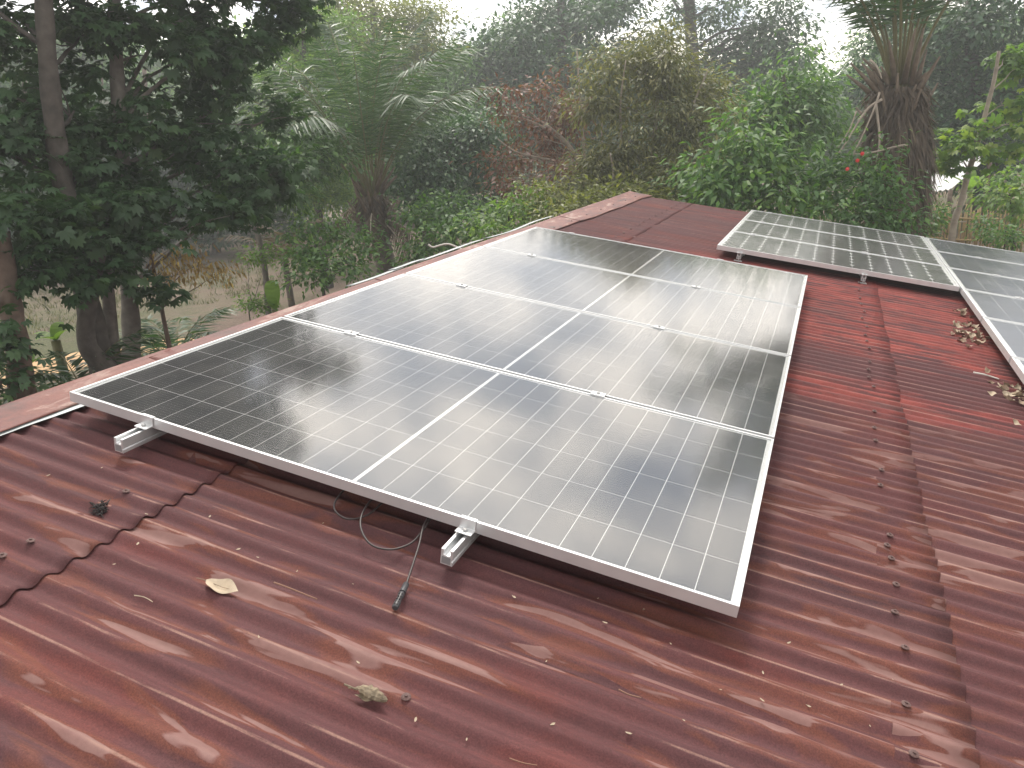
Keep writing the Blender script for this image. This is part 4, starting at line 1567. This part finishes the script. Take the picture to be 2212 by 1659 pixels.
# red flowers: petals round a centre, one object each
fl = Leaves()
rr_ = np.random.default_rng(8)
for k in range(6):
    a0 = k * PI / 3
    d_ = np.array([[math.cos(a0), 0.25, math.sin(a0)]])
    fl.rhomb(np.zeros((1, 3)), d_, np.array([[0, -1.0, 0]]), [0.03], [0.026], [0.5], 0.6, 0.1, 0.1)
fme = fl.mesh('red_flower', (0, 0, 0))
fme.materials.append(M['red'])
for i, (x, y) in enumerate(((1863, 332), (1852, 347), (1830, 365))):
    o = link('red_flower', fme, None, loc=tuple(at(x, y, 11.15)))
    o.rotation_euler = (random.uniform(-0.4, 0.4), random.uniform(-1, 1), random.uniform(-0.3, 0.6))
    tag(o, ['red flower, topmost of the three on the dark shrub', 'red flower, middle one of the three on the dark shrub', 'red flower, lowest of the three on the dark shrub'][i], 'flower', 'red flowers')

tree('slim_tree', 'slim leaning pale-stemmed tree with bright leaf tufts at the right edge', 'tree', [(2058, 500), (2075, 440), (2090, 380), (2108, 320), (2130, 240), (2148, 170), (2158, 110)], 15,
     [(2070, 290, 40, 22, 14.8), (2115, 300, 45, 24, 14.6), (2060, 345, 32, 22, 14.6), (2150, 330, 45, 24, 15), (2195, 270, 45, 24, 15), (2180, 230, 40, 20, 15.2), (2165, 120, 22, 14, 15.5), (2200, 150, 20, 14, 15.5)],
     M['lf_light'], M['deadwood'], 0.06, 0.025, 0.13, 0.4, 'palm', 0.42, 0.1, 0.3, 43, GF, per=4, tbase=0.6)
tree('broadleaf_shrub', 'light green shrub hanging over the bamboo fence at the right edge', 'shrub', [(2190, 520), (2185, 460), (2180, 420)], 17,
     [(2170, 420, 40, 20, 17), (2205, 440, 34, 24, 16.8), (2205, 390, 34, 18, 17.2)], M['lf_light'], M['bark'], 0.04, 0.02, 0.14, 0.42, 'oval', 1.3, 0.2, 0.4, 44, GF, tbase=0.5)
tree('broadleaf_shrub', 'small leafy shrub in front of the bamboo fence', 'shrub', [(2000, 520), (2005, 480), (2008, 450)], 15.5,
     [(1995, 478, 16, 16, 15.5), (2022, 462, 14, 12, 15.5), (1985, 500, 20, 16, 15.2)], M['lf_mid'], M['bark'], 0.025, 0.012, 0.1, 0.4, 'oval', 1.1, 0.15, 0.4, 45, GF, tbase=0.6)
tree('broadleaf_shrub', 'low weedy shrub on the bare soil at the right edge', 'shrub', [(2170, 530), (2172, 505), (2175, 490)], 15,
     [(2165, 510, 24, 14, 15), (2192, 515, 24, 16, 14.6), (2140, 490, 16, 14, 15.4)], M['lf_mid'], M['bark'], 0.015, 0.008, 0.08, 0.5, 'oval', 1.1, 0.1, 0.3, 46, GF, tbase=0.6)

# ---- left: saplings and shrubs by the field
GS = 'saplings and shrubs by the dry field'
tree('forked_sapling', 'forked sapling with a pale bare branch at the field edge', 'tree', [(582, 690), (576, 620), (570, 570), (560, 520), (548, 490)], 14,
     [(610, 335, 70, 34, 14.5), (560, 380, 55, 30, 14.5), (650, 375, 65, 34, 14.5), (705, 345, 50, 34, 15), (600, 420, 50, 24, 14), (640, 300, 60, 30, 15)],
     M['lf_mid'], M['bark_pale'], 0.065, 0.04, 0.13, 0.45, 'oval', 1.35, 0.22, 0.45, 50, GS, tbase=0.3,
     extra=(([(549, 492), (540, 470), (532, 455), (528, 425), (520, 400)], 14, 0.035, 0.012), ([(549, 492), (560, 450), (572, 410), (590, 370)], 14, 0.035, 0.015), ([(566, 545), (590, 525), (630, 515)], 14, 0.025, 0.01)), limb_r=0.3)
tree('broadleaf_shrub', 'spreading leafy shrub between the sapling and the left palm', 'shrub', [(700, 640), (698, 600), (690, 560), (680, 530)], 13.5,
     [(640, 505, 38, 18, 13.6), (690, 495, 50, 18, 13.6), (745, 515, 50, 22, 13.6), (775, 550, 32, 22, 13.4), (700, 550, 60, 24, 13.2), (650, 550, 30, 20, 13.2), (740, 585, 45, 20, 13), (680, 600, 45, 22, 12.8)],
     M['lf_mid'], M['bark'], 0.035, 0.015, 0.1, 0.5, 'oval', 0.95, 0.16, 0.3, 51, GS, tbase=0.55)
tree('broadleaf_shrub', 'leafy shrub around the foot of the left palm', 'shrub', [(910, 600), (908, 560), (900, 510)], 14,
     [(905, 460, 38, 32, 14), (935, 480, 45, 36, 14), (985, 455, 50, 36, 14.3), (915, 530, 42, 28, 13.4), (890, 560, 35, 20, 13.2), (970, 510, 50, 26, 13.4), (1040, 480, 50, 26, 13.6)],
     M['lf_mid'], M['bark'], 0.04, 0.015, 0.11, 0.48, 'oval', 1.3, 0.18, 0.35, 52, GS, tbase=0.5)
tree('broadleaf_shrub', 'fresh green bush just beyond the ridge line, centre', 'shrub', [(1100, 560), (1100, 500), (1098, 460)], 13,
     [(1085, 455, 38, 24, 13), (1130, 450, 38, 22, 13), (1060, 495, 50, 18, 12.6), (1120, 485, 45, 18, 12.4), (1160, 445, 30, 18, 13.2)], M['lf_light'], M['bark'], 0.03, 0.012, 0.11, 0.45, 'oval', 1.3, 0.16, 0.35, 53, GS, tbase=0.45)
for i, (x0, lob) in enumerate(((1220, [(1190, 430, 50, 26, 13), (1240, 420, 45, 28, 13.2), (1290, 430, 45, 22, 12.8), (1220, 455, 60, 16, 12.4)]),
                               (1380, [(1340, 425, 45, 20, 12.8), (1400, 430, 50, 18, 12.8), (1460, 430, 45, 22, 12.8), (1390, 395, 50, 20, 13.2)]),
                               (1530, [(1510, 425, 40, 24, 12.6), (1560, 440, 45, 24, 12.4), (1500, 385, 40, 26, 13)]))):
    tree('undergrowth_bush', ['yellowish bush left of the roof peak', 'low bush directly behind the roof peak', 'low bush between the roof peak and the big-leaved shrub'][i], 'shrub',
         [(x0, 540), (x0, 480), (x0, 430)], 12.8, lob, M['lf_yellow'] if i < 2 else M['lf_mid'], M['bark'], 0.03, 0.012, 0.1, 0.4, 'oval', 1.3, 0.15, 0.35, 60 + i, GS, tbase=0.45)
tree('broadleaf_shrub', 'small tufted weed at the foot of the forked sapling', 'shrub', [(540, 690), (542, 670), (545, 655)], 13, [(535, 655, 20, 14, 13), (560, 660, 16, 12, 13), (545, 560, 16, 12, 13.5), (575, 550, 22, 14, 13.5)], M['lf_light'], M['bark'], 0.012, 0.006, 0.07, 0.45, 'oval', 0.9, 0.1, 0.3, 64, GS)
tree('dry_bush', 'dry branch of drooping golden leaves in front of the field', 'shrub', [(360, 720), (345, 640), (330, 570), (322, 520)], 9.6,
     [(360, 560, 38, 20, 9.6), (410, 545, 36, 18, 9.7), (450, 570, 34, 24, 9.8), (350, 595, 30, 18, 9.5), (400, 590, 28, 18, 9.6), (475, 590, 24, 18, 9.8)],
     M['lf_gold'], M['bark_brown'], 0.03, 0.012, 0.075, 0.36, 'lance', 0.15, 0.1, 1.6, 65, GS, twigs=3, per=4)


# ---- palms
def frond(lv, mb, base, az, el, length, bend, r, origin, npair=46, lw=0.035, ll=0.75, rach=0.022, tb=0.5, side_droop=0.35, start=0.18, seg=5):
    ns = 14
    p = np.array(base, float)
    pts = [p.copy()]
    dirs = []
    yaw = r.normal(0, 0.12)
    for i in range(ns):
        s = i / (ns - 1)
        e = el - bend * s ** 1.4
        a = az + yaw * s
        d = np.array([math.cos(a) * math.cos(e), math.sin(a) * math.cos(e), math.sin(e)])
        dirs.append(d)
        p = p + d * length / ns
        pts.append(p.copy())
    if mb is not None:
        mb.tube([Vector(q) - Vector(origin) for q in pts], [rach * (1 - 0.85 * i / ns) for i in range(ns + 1)], seg, cap=False)
    pts = np.array(pts)
    ss = np.linspace(start, 0.99, npair)
    idx = ss * ns
    i0 = np.minimum(idx.astype(int), ns - 1)
    pos = pts[i0] + (pts[i0 + 1] - pts[i0]) * (idx - i0)[:, None]
    tan = np.array(dirs)[i0]
    sd = unit(np.cross(tan, UPV))
    up = np.cross(sd, tan)
    ln = ll * np.sin(PI * (0.12 + 0.8 * (ss - start) / (1 - start))) ** 0.7
    for sg in (-1, 1):
        ax = unit(tan * (0.55 + 0.5 * ss[:, None]) + sd * sg + up * r.normal(0.05, 0.22, (npair, 1)) - UPV * side_droop * (0.6 + 0.8 * r.random((npair, 1))))
        lv.rhomb(pos, ax, up + 0.4 * sph(r, npair), ln * (0.8 + 0.3 * r.random(npair)), lw * (0.8 + 0.4 * r.random(npair)), tb + r.normal(0, 0.2, npair), 0.3, 0.1, 0.18)


def palm(name, label, base_px, crown_px, dist, r0, seed, nf, length, ring, group=None, dead=14, skirt=0.4, shag=0, el_lo=0.1, el_hi=1.45, stubs=20):
    r = np.random.default_rng(seed)
    b = at(base_px[0], base_px[1], dist)
    c = at(crown_px[0], crown_px[1], dist)
    foot = b.copy()
    foot[2] = gz(b[0], b[1]) - 0.05
    root = empty(name, Matrix.Translation(tuple(foot)), label, 'palm', group)
    mb = MB()
    pts, rad = [], []
    n = 46
    for i in range(n + 1):
        t = i / n
        if foot[2] + (c[2] - foot[2]) * t < b[2]:
            q = foot + (b - foot) * min(1, (c[2] - foot[2]) * t / max(1e-6, b[2] - foot[2]))
        else:
            q = b + (c - b) * ((foot[2] + (c[2] - foot[2]) * t - b[2]) / (c[2] - b[2]))
        pts.append(Vector(q) - Vector(foot))
        rad.append(r0 * (1.12 if i % 2 else 0.98) * (1 + 0.25 * math.exp(-t * 9)))
    mb.tube(pts, rad, 12)
    tr = mb.build('trunk', M['palm_trunk'], root)
    # old leaf bases and dead hanging fronds
    dl = Leaves()
    sb = MB()
    for k in range(stubs):
        a = k * 2.39996
        z = r.uniform(-0.75, 0.15)
        o = c + np.array([math.cos(a) * r0 * 1.0, math.sin(a) * r0 * 1.0, z])
        ln = r.uniform(0.3, 0.85)
        e = r.uniform(0.7, 1.4)
        d = np.array([math.cos(a) * math.cos(e), math.sin(a) * math.cos(e), math.sin(e)])
        sb.tube([Vector(o - foot), Vector(o + d * ln * 0.5 - foot), Vector(o + d * ln + np.array([0, 0, -0.03]) - foot)], [0.05, 0.035, 0.012], 5)
    sb.build('leaf_bases', M['palm_base'], root)
    fb = MB()
    for k in range(dead):
        a = r.uniform(0, 2 * PI)
        frond(dl, fb, c + np.array([math.cos(a), math.sin(a), 0]) * r0 + np.array([0, 0, r.uniform(-0.5, -0.1)]), a, r.uniform(-0.7, 0.1), length * r.uniform(0.3, 0.5), r.uniform(0.9, 1.5), r, foot, 26, 0.03, 0.4, 0.02, 0.35, 0.9)
    if skirt:
        m = 900
        a = r.uniform(0, 2 * PI, m)
        zz = r.uniform(-0.75, 0.05, m)
        R_ = r0 * r.uniform(0.9, 1.0 + skirt, m)
        pos = c + np.stack([np.cos(a) * R_, np.sin(a) * R_, zz], 1)
        ax = np.stack([np.cos(a) * 0.5, np.sin(a) * 0.5, -np.ones(m)], 1) + 0.5 * sph(r, m)
        dl.rhomb(pos, ax, np.stack([np.cos(a), np.sin(a), 0 * a], 1) + 0.3 * sph(r, m), r.uniform(0.12, 0.4, m), r.uniform(0.02, 0.05, m), r.normal(0.25, 0.18, m), 0.4)
    if shag:
        m = shag
        a = r.uniform(0, 2 * PI, m)
        t = r.random(m)
        axp = b + (c - b) * t[:, None]
        R_ = r0 * (1.0 + r.uniform(0, 1.35, m) * (0.45 + 0.65 * np.sin(PI * np.clip(t * 1.15 - 0.05, 0, 1))))
        pos = axp + np.stack([np.cos(a) * R_, np.sin(a) * R_, 0 * a], 1)
        ax = np.stack([np.cos(a) * 0.22, np.sin(a) * 0.22, -np.ones(m)], 1) + 0.28 * sph(r, m)
        dl.rhomb(pos, ax, np.stack([np.cos(a), np.sin(a), 0 * a], 1) + 0.4 * sph(r, m), r.uniform(0.15, 0.55, m), r.uniform(0.012, 0.035, m), r.normal(0.4, 0.2, m), 0.4)
    link('dead_fronds', dl.mesh('dead_fronds', foot), M['lf_deadpalm'], root)
    if dead:
        fb.build('dead_stalks', M['deadwood'], root)
    for k in range(nf):
        f = k / max(1, nf - 1)
        lv = Leaves()
        rb = MB()
        a = k * 2.39996 + r.normal(0, 0.15)
        el = el_hi + (el_lo - el_hi) * f + r.normal(0, 0.06)
        frond(lv, rb, c + np.array([math.cos(a), math.sin(a), 0]) * r0 * 0.5, a, el, length * r.uniform(0.82, 1.08), r.uniform(0.5, 0.9) + 0.55 * f, r, foot, 64, 0.03, length * 0.19, 0.024, 0.5, 0.5, 0.26)
        fo = link('frond', lv.mesh('frond', foot), M['lf_palm'], root)
        link('stalk', rb.mesh('stalk'), M['lf_stalk'], fo)
    return root


M['palm_base'] = plain('palm_leaf_bases', (0.15, 0.115, 0.085), 0.9, 0, 0.35, 12.0)
M['lf_stalk'] = plain('palm_stalk', (0.13, 0.12, 0.05), 0.6)
GP = 'oil palms beyond the roof'
palm('oil_palm', 'oil palm with arching green fronds and a dark fibrous collar, left of centre', (836, 585), (803, 425), 16.5, 0.2, 71, 28, 3.9, True, GP, dead=9, skirt=0.9, stubs=30, el_lo=0.95, el_hi=1.52)
rp = palm('oil_palm', 'shaggy oil palm hung with dead brown fronds on the right', (1938, 500), (1942, 190), 13.2, 0.2, 72, 18, 3.9, True, GP, dead=0, skirt=1.1, shag=9000, stubs=34, el_lo=1.2, el_hi=1.54)

# bare dead stalks hanging off the right palm
for i, (pl, rr) in enumerate((([(1905, 215), (1870, 240), (1820, 320), (1795, 345)], 0.02), ([(1900, 200), (1890, 230), (1860, 300), (1838, 340)], 0.016), ([(1960, 312), (1930, 318), (1880, 330), (1820, 334)], 0.018), ([(1850, 240), (1835, 280), (1810, 320)], 0.012), ([(1892, 225), (1900, 300), (1892, 350)], 0.02), ([(1880, 130), (1895, 145), (1905, 170)], 0.02), ([(1900, 350), (1880, 420), (1850, 500)], 0.012))):
    root_p = at(pl[0][0], pl[0][1], 12.6)
    pts = smooth_path([at(x, y, 12.6 - 0.1 * k) - root_p for k, (x, y) in enumerate(pl)], 4)
    o = MB().tube(pts, [rr * (1 - 0.6 * k / len(pts)) for k in range(len(pts))], 5).build('dead_stalk', M['deadwood'], rp)
    o.matrix_parent_inverse = Matrix.Identity(4)
    o.location = Vector(root_p) - rp.matrix_world.translation if False else Vector(root_p) - Vector(rp.location)


def small_palm(label, px, py, dist, n, length, seed, mat, group):
    r = np.random.default_rng(seed)
    b = at(px, py, dist)
    b[2] = max(gz(b[0], b[1]), min(b[2] - 0.3, 1.6))
    foot = b.copy()
    foot[2] = gz(b[0], b[1])
    root = empty('young_palm', Matrix.Translation(tuple(foot)), label, 'palm', group)
    st = MB().tube([(0, 0, -0.05), Vector(b - foot) + Vector((0, 0, 0.05))], [0.09, 0.07], 8)
    st.build('stem', M['palm_trunk'], root)
    for k in range(n):
        lv, rb = Leaves(), MB()
        a = k * 2.39996 + 0.4
        frond(lv, rb, b, a, 1.25 - 0.7 * k / n, length * r.uniform(0.8, 1.1), 1.1, r, foot, 30, 0.03, length * 0.3, 0.012, 0.4, 0.3, 0.12)
        fo = link('frond', lv.mesh('frond', foot), mat, root)
        link('stalk', rb.mesh('stalk'), M['lf_stalk'], fo)


GY = 'young palms under the left trees'
small_palm('young palm with stiff dark leaflets right of the pale trunk', 375, 745, 10.5, 11, 1.15, 81, M['lf_palm'], GY)
small_palm('young palm below the leaning trunk, in front of the sandy path', 170, 800, 8.9, 10, 1.0, 82, M['lf_palm'], GY)
small_palm('young palm at the field edge behind the forked sapling', 600, 470, 19, 9, 1.6, 83, M['lf_deadpalm'], GY)


def banana(label, px, py, dist, leaves, seed, group=None):
    r = np.random.default_rng(seed)
    b = at(px, py, dist)
    foot = b.copy()
    foot[2] = gz(b[0], b[1]) - 0.03
    root = empty('banana_plant', Matrix.Translation(tuple(foot)), label, 'banana plant', group)
    MB().tube([(0, 0, 0), Vector(b - foot)], [0.07, 0.05], 8).build('stem', M['lf_stalk'], root)
    for (az, el, ln, wd) in leaves:
        lv = Leaves()
        n = 14
        d = np.array([math.cos(az) * math.cos(el), math.sin(az) * math.cos(el), math.sin(el)])
        sd = unit(np.cross(d, UPV + 0.01))
        rows_ = []
        for i in range(n + 1):
            s = i / n
            q = b + d * ln * s - UPV * 0.35 * ln * s * s
            w = wd * math.sin(PI * (0.06 + 0.94 * s)) ** 0.6 if s < 1 else 0.0
            rows_.append((q - sd * w / 2 + UPV * w * 0.12, q, q + sd * w / 2 + UPV * w * 0.12))
        Vv = np.array(rows_).reshape(-1, 3) - foot
        I = np.arange((n + 1) * 3).reshape(n + 1, 3)
        F = np.stack([I[:-1, :-1].ravel(), I[1:, :-1].ravel(), I[1:, 1:].ravel(), I[:-1, 1:].ravel()], 1)
        link('leaf_blade', np_mesh('leaf_blade', Vv, F, np.clip(r.normal(0.5, 0.15, len(Vv)), 0, 1), True), M['lf_lime'], root)


banana('bright lime banana shoot standing beside the forked sapling', 594, 668, 12.8, [(2.0, 1.5, 0.72, 0.24), (-1.2, 1.35, 0.35, 0.14)], 1)
banana('bright green banana plant beside the white-roofed shelter', 2096, 412, 19.6, [(0.2, 1.0, 0.7, 0.2), (1.6, 1.2, 0.8, 0.22), (2.8, 0.9, 0.7, 0.2), (-1.4, 1.1, 0.6, 0.2), (4.0, 0.7, 0.6, 0.18)], 2)
banana('lime-leaved seedling at the far left under the dark trees', 120, 735, 9.6, [(0.2, 0.8, 0.3, 0.14), (2.0, 1.0, 0.34, 0.15), (3.5, 0.7, 0.3, 0.14), (-1.5, 0.6, 0.28, 0.13)], 3)
banana('second lime-leaved seedling left of the young palm', 55, 800, 8.6, [(0.5, 0.8, 0.3, 0.14), (1.8, 1.0, 0.3, 0.15), (3.1, 0.7, 0.32, 0.14), (-1.1, 0.6, 0.28, 0.13)], 4)

# ------------------------------------------------------------------ shelter and bamboo fence on the right
sc_ = at(2010, 490, 20.5)
gs = gz(sc_[0], sc_[1])
shel = empty('shelter', Matrix.Translation((sc_[0], sc_[1], gs)), 'low open shelter with a white sheet-metal roof behind the bamboo fence', 'shelter')
A_, B_ = at(1900, 432, 20.8), at(2054, 408, 20.2)
dirx = Vector(B_ - A_)
dirx.z = 0
dirx.normalize()
diry = Vector((-dirx.y, dirx.x, 0))
corners = [Vector(A_), Vector(B_), Vector(B_) + diry * 2.2 + Vector((0, 0, 0.6)), Vector(A_) + diry * 2.2 + Vector((0, 0, 0.6))]
o0 = Vector((sc_[0], sc_[1], gs))
mb = MB()
nn = 28
vs, fs = [], []
for i in range(nn + 1):
    t = i / nn
    dz = 0.02 * math.cos(i * PI)
    for cpt in ((corners[0] * (1 - t) + corners[1] * t), (corners[3] * (1 - t) + corners[2] * t)):
        vs.append(cpt + Vector((0, 0, dz)) - o0)
for i in range(nn):
    fs.append((2 * i, 2 * i + 2, 2 * i + 3, 2 * i + 1))
mb.add(vs, fs)
ro = mb.build('roof_sheet', M['white_roof'], shel)
so_ = ro.modifiers.new('thick', 'SOLIDIFY')
so_.thickness = 0.02
for cpt in corners:
    q = cpt - o0
    zb = gz(cpt.x, cpt.y) - gs - 0.1
    MB().tube([(q.x, q.y, zb), (q.x, q.y, q.z - 0.03)], 0.05, 7).build('post', M['bark_brown'], shel)

fa, fb_ = at(1996, 490, 19.2), at(2260, 470, 18.8)
fr = empty('bamboo_fence', Matrix.Translation((fa[0], fa[1], gz(fa[0], fa[1]))), 'pale bamboo picket fence on the right, below the white roof', 'fence')
f0 = Vector((fa[0], fa[1], gz(fa[0], fa[1])))
fv = Vector(fb_ - fa)
fv.z = 0
fl_ = fv.length
fv.normalize()
pk = MB().tube([(0, 0, -0.1), (0, 0, 0.5), (0, 0, 0.92)], [0.022, 0.021, 0.017], 6).mesh('picket')
pk.materials.append(M['bamboo'])
npk = int(fl_ / 0.062)
for i in range(npk):
    p = fv * (i * 0.062)
    w = f0 + p
    o = bpy.data.objects.new('picket', pk)
    col.objects.link(o)
    o.parent = fr
    o.location = (p.x + random.gauss(0, 0.008), p.y + random.gauss(0, 0.008), gz(w.x, w.y) - f0.z + random.gauss(0, 0.05))
    o.rotation_euler = (random.gauss(0, 0.02), random.gauss(0, 0.03), random.uniform(0, 6))
for hz in (0.25, 0.7):
    pts = [Vector((fv.x * s, fv.y * s, gz(f0.x + fv.x * s, f0.y + fv.y * s) - f0.z + hz)) + Vector((fv.y, -fv.x, 0)) * 0.04 for s in np.linspace(0, fl_, 8)]
    MB().tube(pts, 0.02, 6).build('rail', M['bamboo'], fr)
# knee-high pole rail in front of the fence
ka, kb = at(2005, 484, 18.0), at(2062, 479, 18.0)
kr = empty('pole_rail', Matrix.Translation((ka[0], ka[1], gz(ka[0], ka[1]))), 'thin pole rail on two stakes in front of the fence', 'rail')
k0 = Vector((ka[0], ka[1], gz(ka[0], ka[1])))
MB().tube([Vector(ka) - k0 - Vector((0.2, 0, 0)), Vector(kb) - k0 + Vector((0.2, 0, 0))], [0.018, 0.014], 6).build('pole', M['deadwood'], kr)
for q in (ka, kb):
    z_ = gz(q[0], q[1])
    MB().tube([(q[0] - k0.x, q[1] - k0.y, z_ - k0.z - 0.1), (q[0] - k0.x, q[1] - k0.y, q[2] - k0.z + 0.05)], 0.02, 6).build('stake', M['deadwood'], kr)

# bare driftwood-like twig lying past the ridge
o = MB().tube(smooth_path([at(x, y, 9.5) - at(968, 527, 9.5) for x, y in ((925, 528), (935, 534), (950, 530), (968, 527), (990, 535), (1000, 540))], 4), 0.012, 5).build('bare_branch', M['palestick'])
o.location = at(968, 527, 9.5)
tag(o, 'pale bare branch poking up beyond the ridge cap', 'branch')

# ------------------------------------------------------------------ masses nobody could count
def woodland():
    r = np.random.default_rng(90)
    lv = Leaves()
    tops = [(-500, 40), (0, 70), (560, 80), (620, 130), (860, 110), (930, 150), (1000, 150), (1030, 80), (1400, 80), (1440, 165), (1490, 165), (1530, 110), (1700, 120), (1740, 185), (1840, 185), (1880, 60), (2300, 30), (2800, 80)]
    xs, ys = [a for a, _ in tops], [b for _, b in tops]
    lob = []
    for x in np.arange(-500, 2800, 62):
        top = float(np.interp(x, xs, ys))
        hor = 393 - 0.075 * x
        y = hor + 60
        row = 0
        while y > top + 25:
            d = r.uniform(42, 56)
            lob.append((x + r.uniform(-30, 30), y + r.uniform(-14, 14), r.uniform(45, 75), r.uniform(28, 48), d))
            y -= 42
            row += 1
    fill(lv, lobes_px(lob, 0.7), r, 'oval', 0.36, 0.6, 1.5, 0.36, 0.3, 12, 0.25, 0.55, 0.1)
    o = link('distant_woodland', lv.mesh('distant_woodland', (0, 0, 0)), M['lf_mid'])
    tag(o, 'hazy wood closing the view behind all the trees', 'woodland', kind='stuff')


woodland()


def low_growth():
    """weeds and grass on the field"""
    r = np.random.default_rng(91)
    lv = Leaves()
    n = 9000
    px = r.uniform(-300, 2500, n)
    dist = 10 + 35 * r.random(n) ** 1.4
    d = RW.T @ np.stack([px - 1106.0, np.full(n, -500.0), np.full(n, FPX)])
    az = unit(np.stack([d[0], d[1]], 1))
    P = np.array([CW[0], CW[1]]) + az * dist[:, None]
    keep = (vnoise(P[:, 0] * 0.5, P[:, 1] * 0.5, 17) > -0.15) & ~((P[:, 0] > -6.5) & (P[:, 0] < 7) & (P[:, 1] < 9.6))
    P = P[keep]
    z = ground_z(P[:, 0], P[:, 1])
    base = np.stack([P[:, 0], P[:, 1], z], 1)
    m = len(base)
    for k in range(9):
        o = np.concatenate([r.normal(0, 0.09, (m, 2)), np.zeros((m, 1))], 1)
        ax = sph(r, m) * 0.6 + UPV
        lv.rhomb(base + o, ax, sph(r, m), r.uniform(0.06, 0.24, m), r.uniform(0.012, 0.028, m), r.normal(0.5, 0.25, m), 0.3)
    o = link('field_grass', lv.mesh('field_grass', (0, 0, 0)), M['grass'])
    tag(o, 'sparse grass and weeds on the dry field', 'grass', kind='stuff')


low_growth()


# ------------------------------------------------------------------ pale volume added to imitate veiling glare in the lens
def lens_veil():
    m = bpy.data.materials.new('lens_veil')
    m.use_nodes = True
    nt = m.node_tree
    nt.nodes.clear()
    out = N(nt, 'ShaderNodeOutputMaterial')
    pv = N(nt, 'ShaderNodeVolumePrincipled')
    pv.inputs['Color'].default_value = (0.94, 0.98, 1.0, 1)
    pv.inputs['Density Attribute'].default_value = ''
    try:
        m.cycles.homogeneous_volume = True
    except Exception:
        pass
    pv.inputs['Density'].default_value = 0.004
    pv.inputs['Anisotropy'].default_value = 0.35
    L(nt, pv.outputs[0], out.inputs['Volume'])
    o = MB().box(-640, 640, -640, 640, -4.0, 18.0).build('lens_veil', m)
    tag(o, 'thin pale volume added over roof and trees to imitate lens veil', 'lens_veil', kind='stuff')


lens_veil()
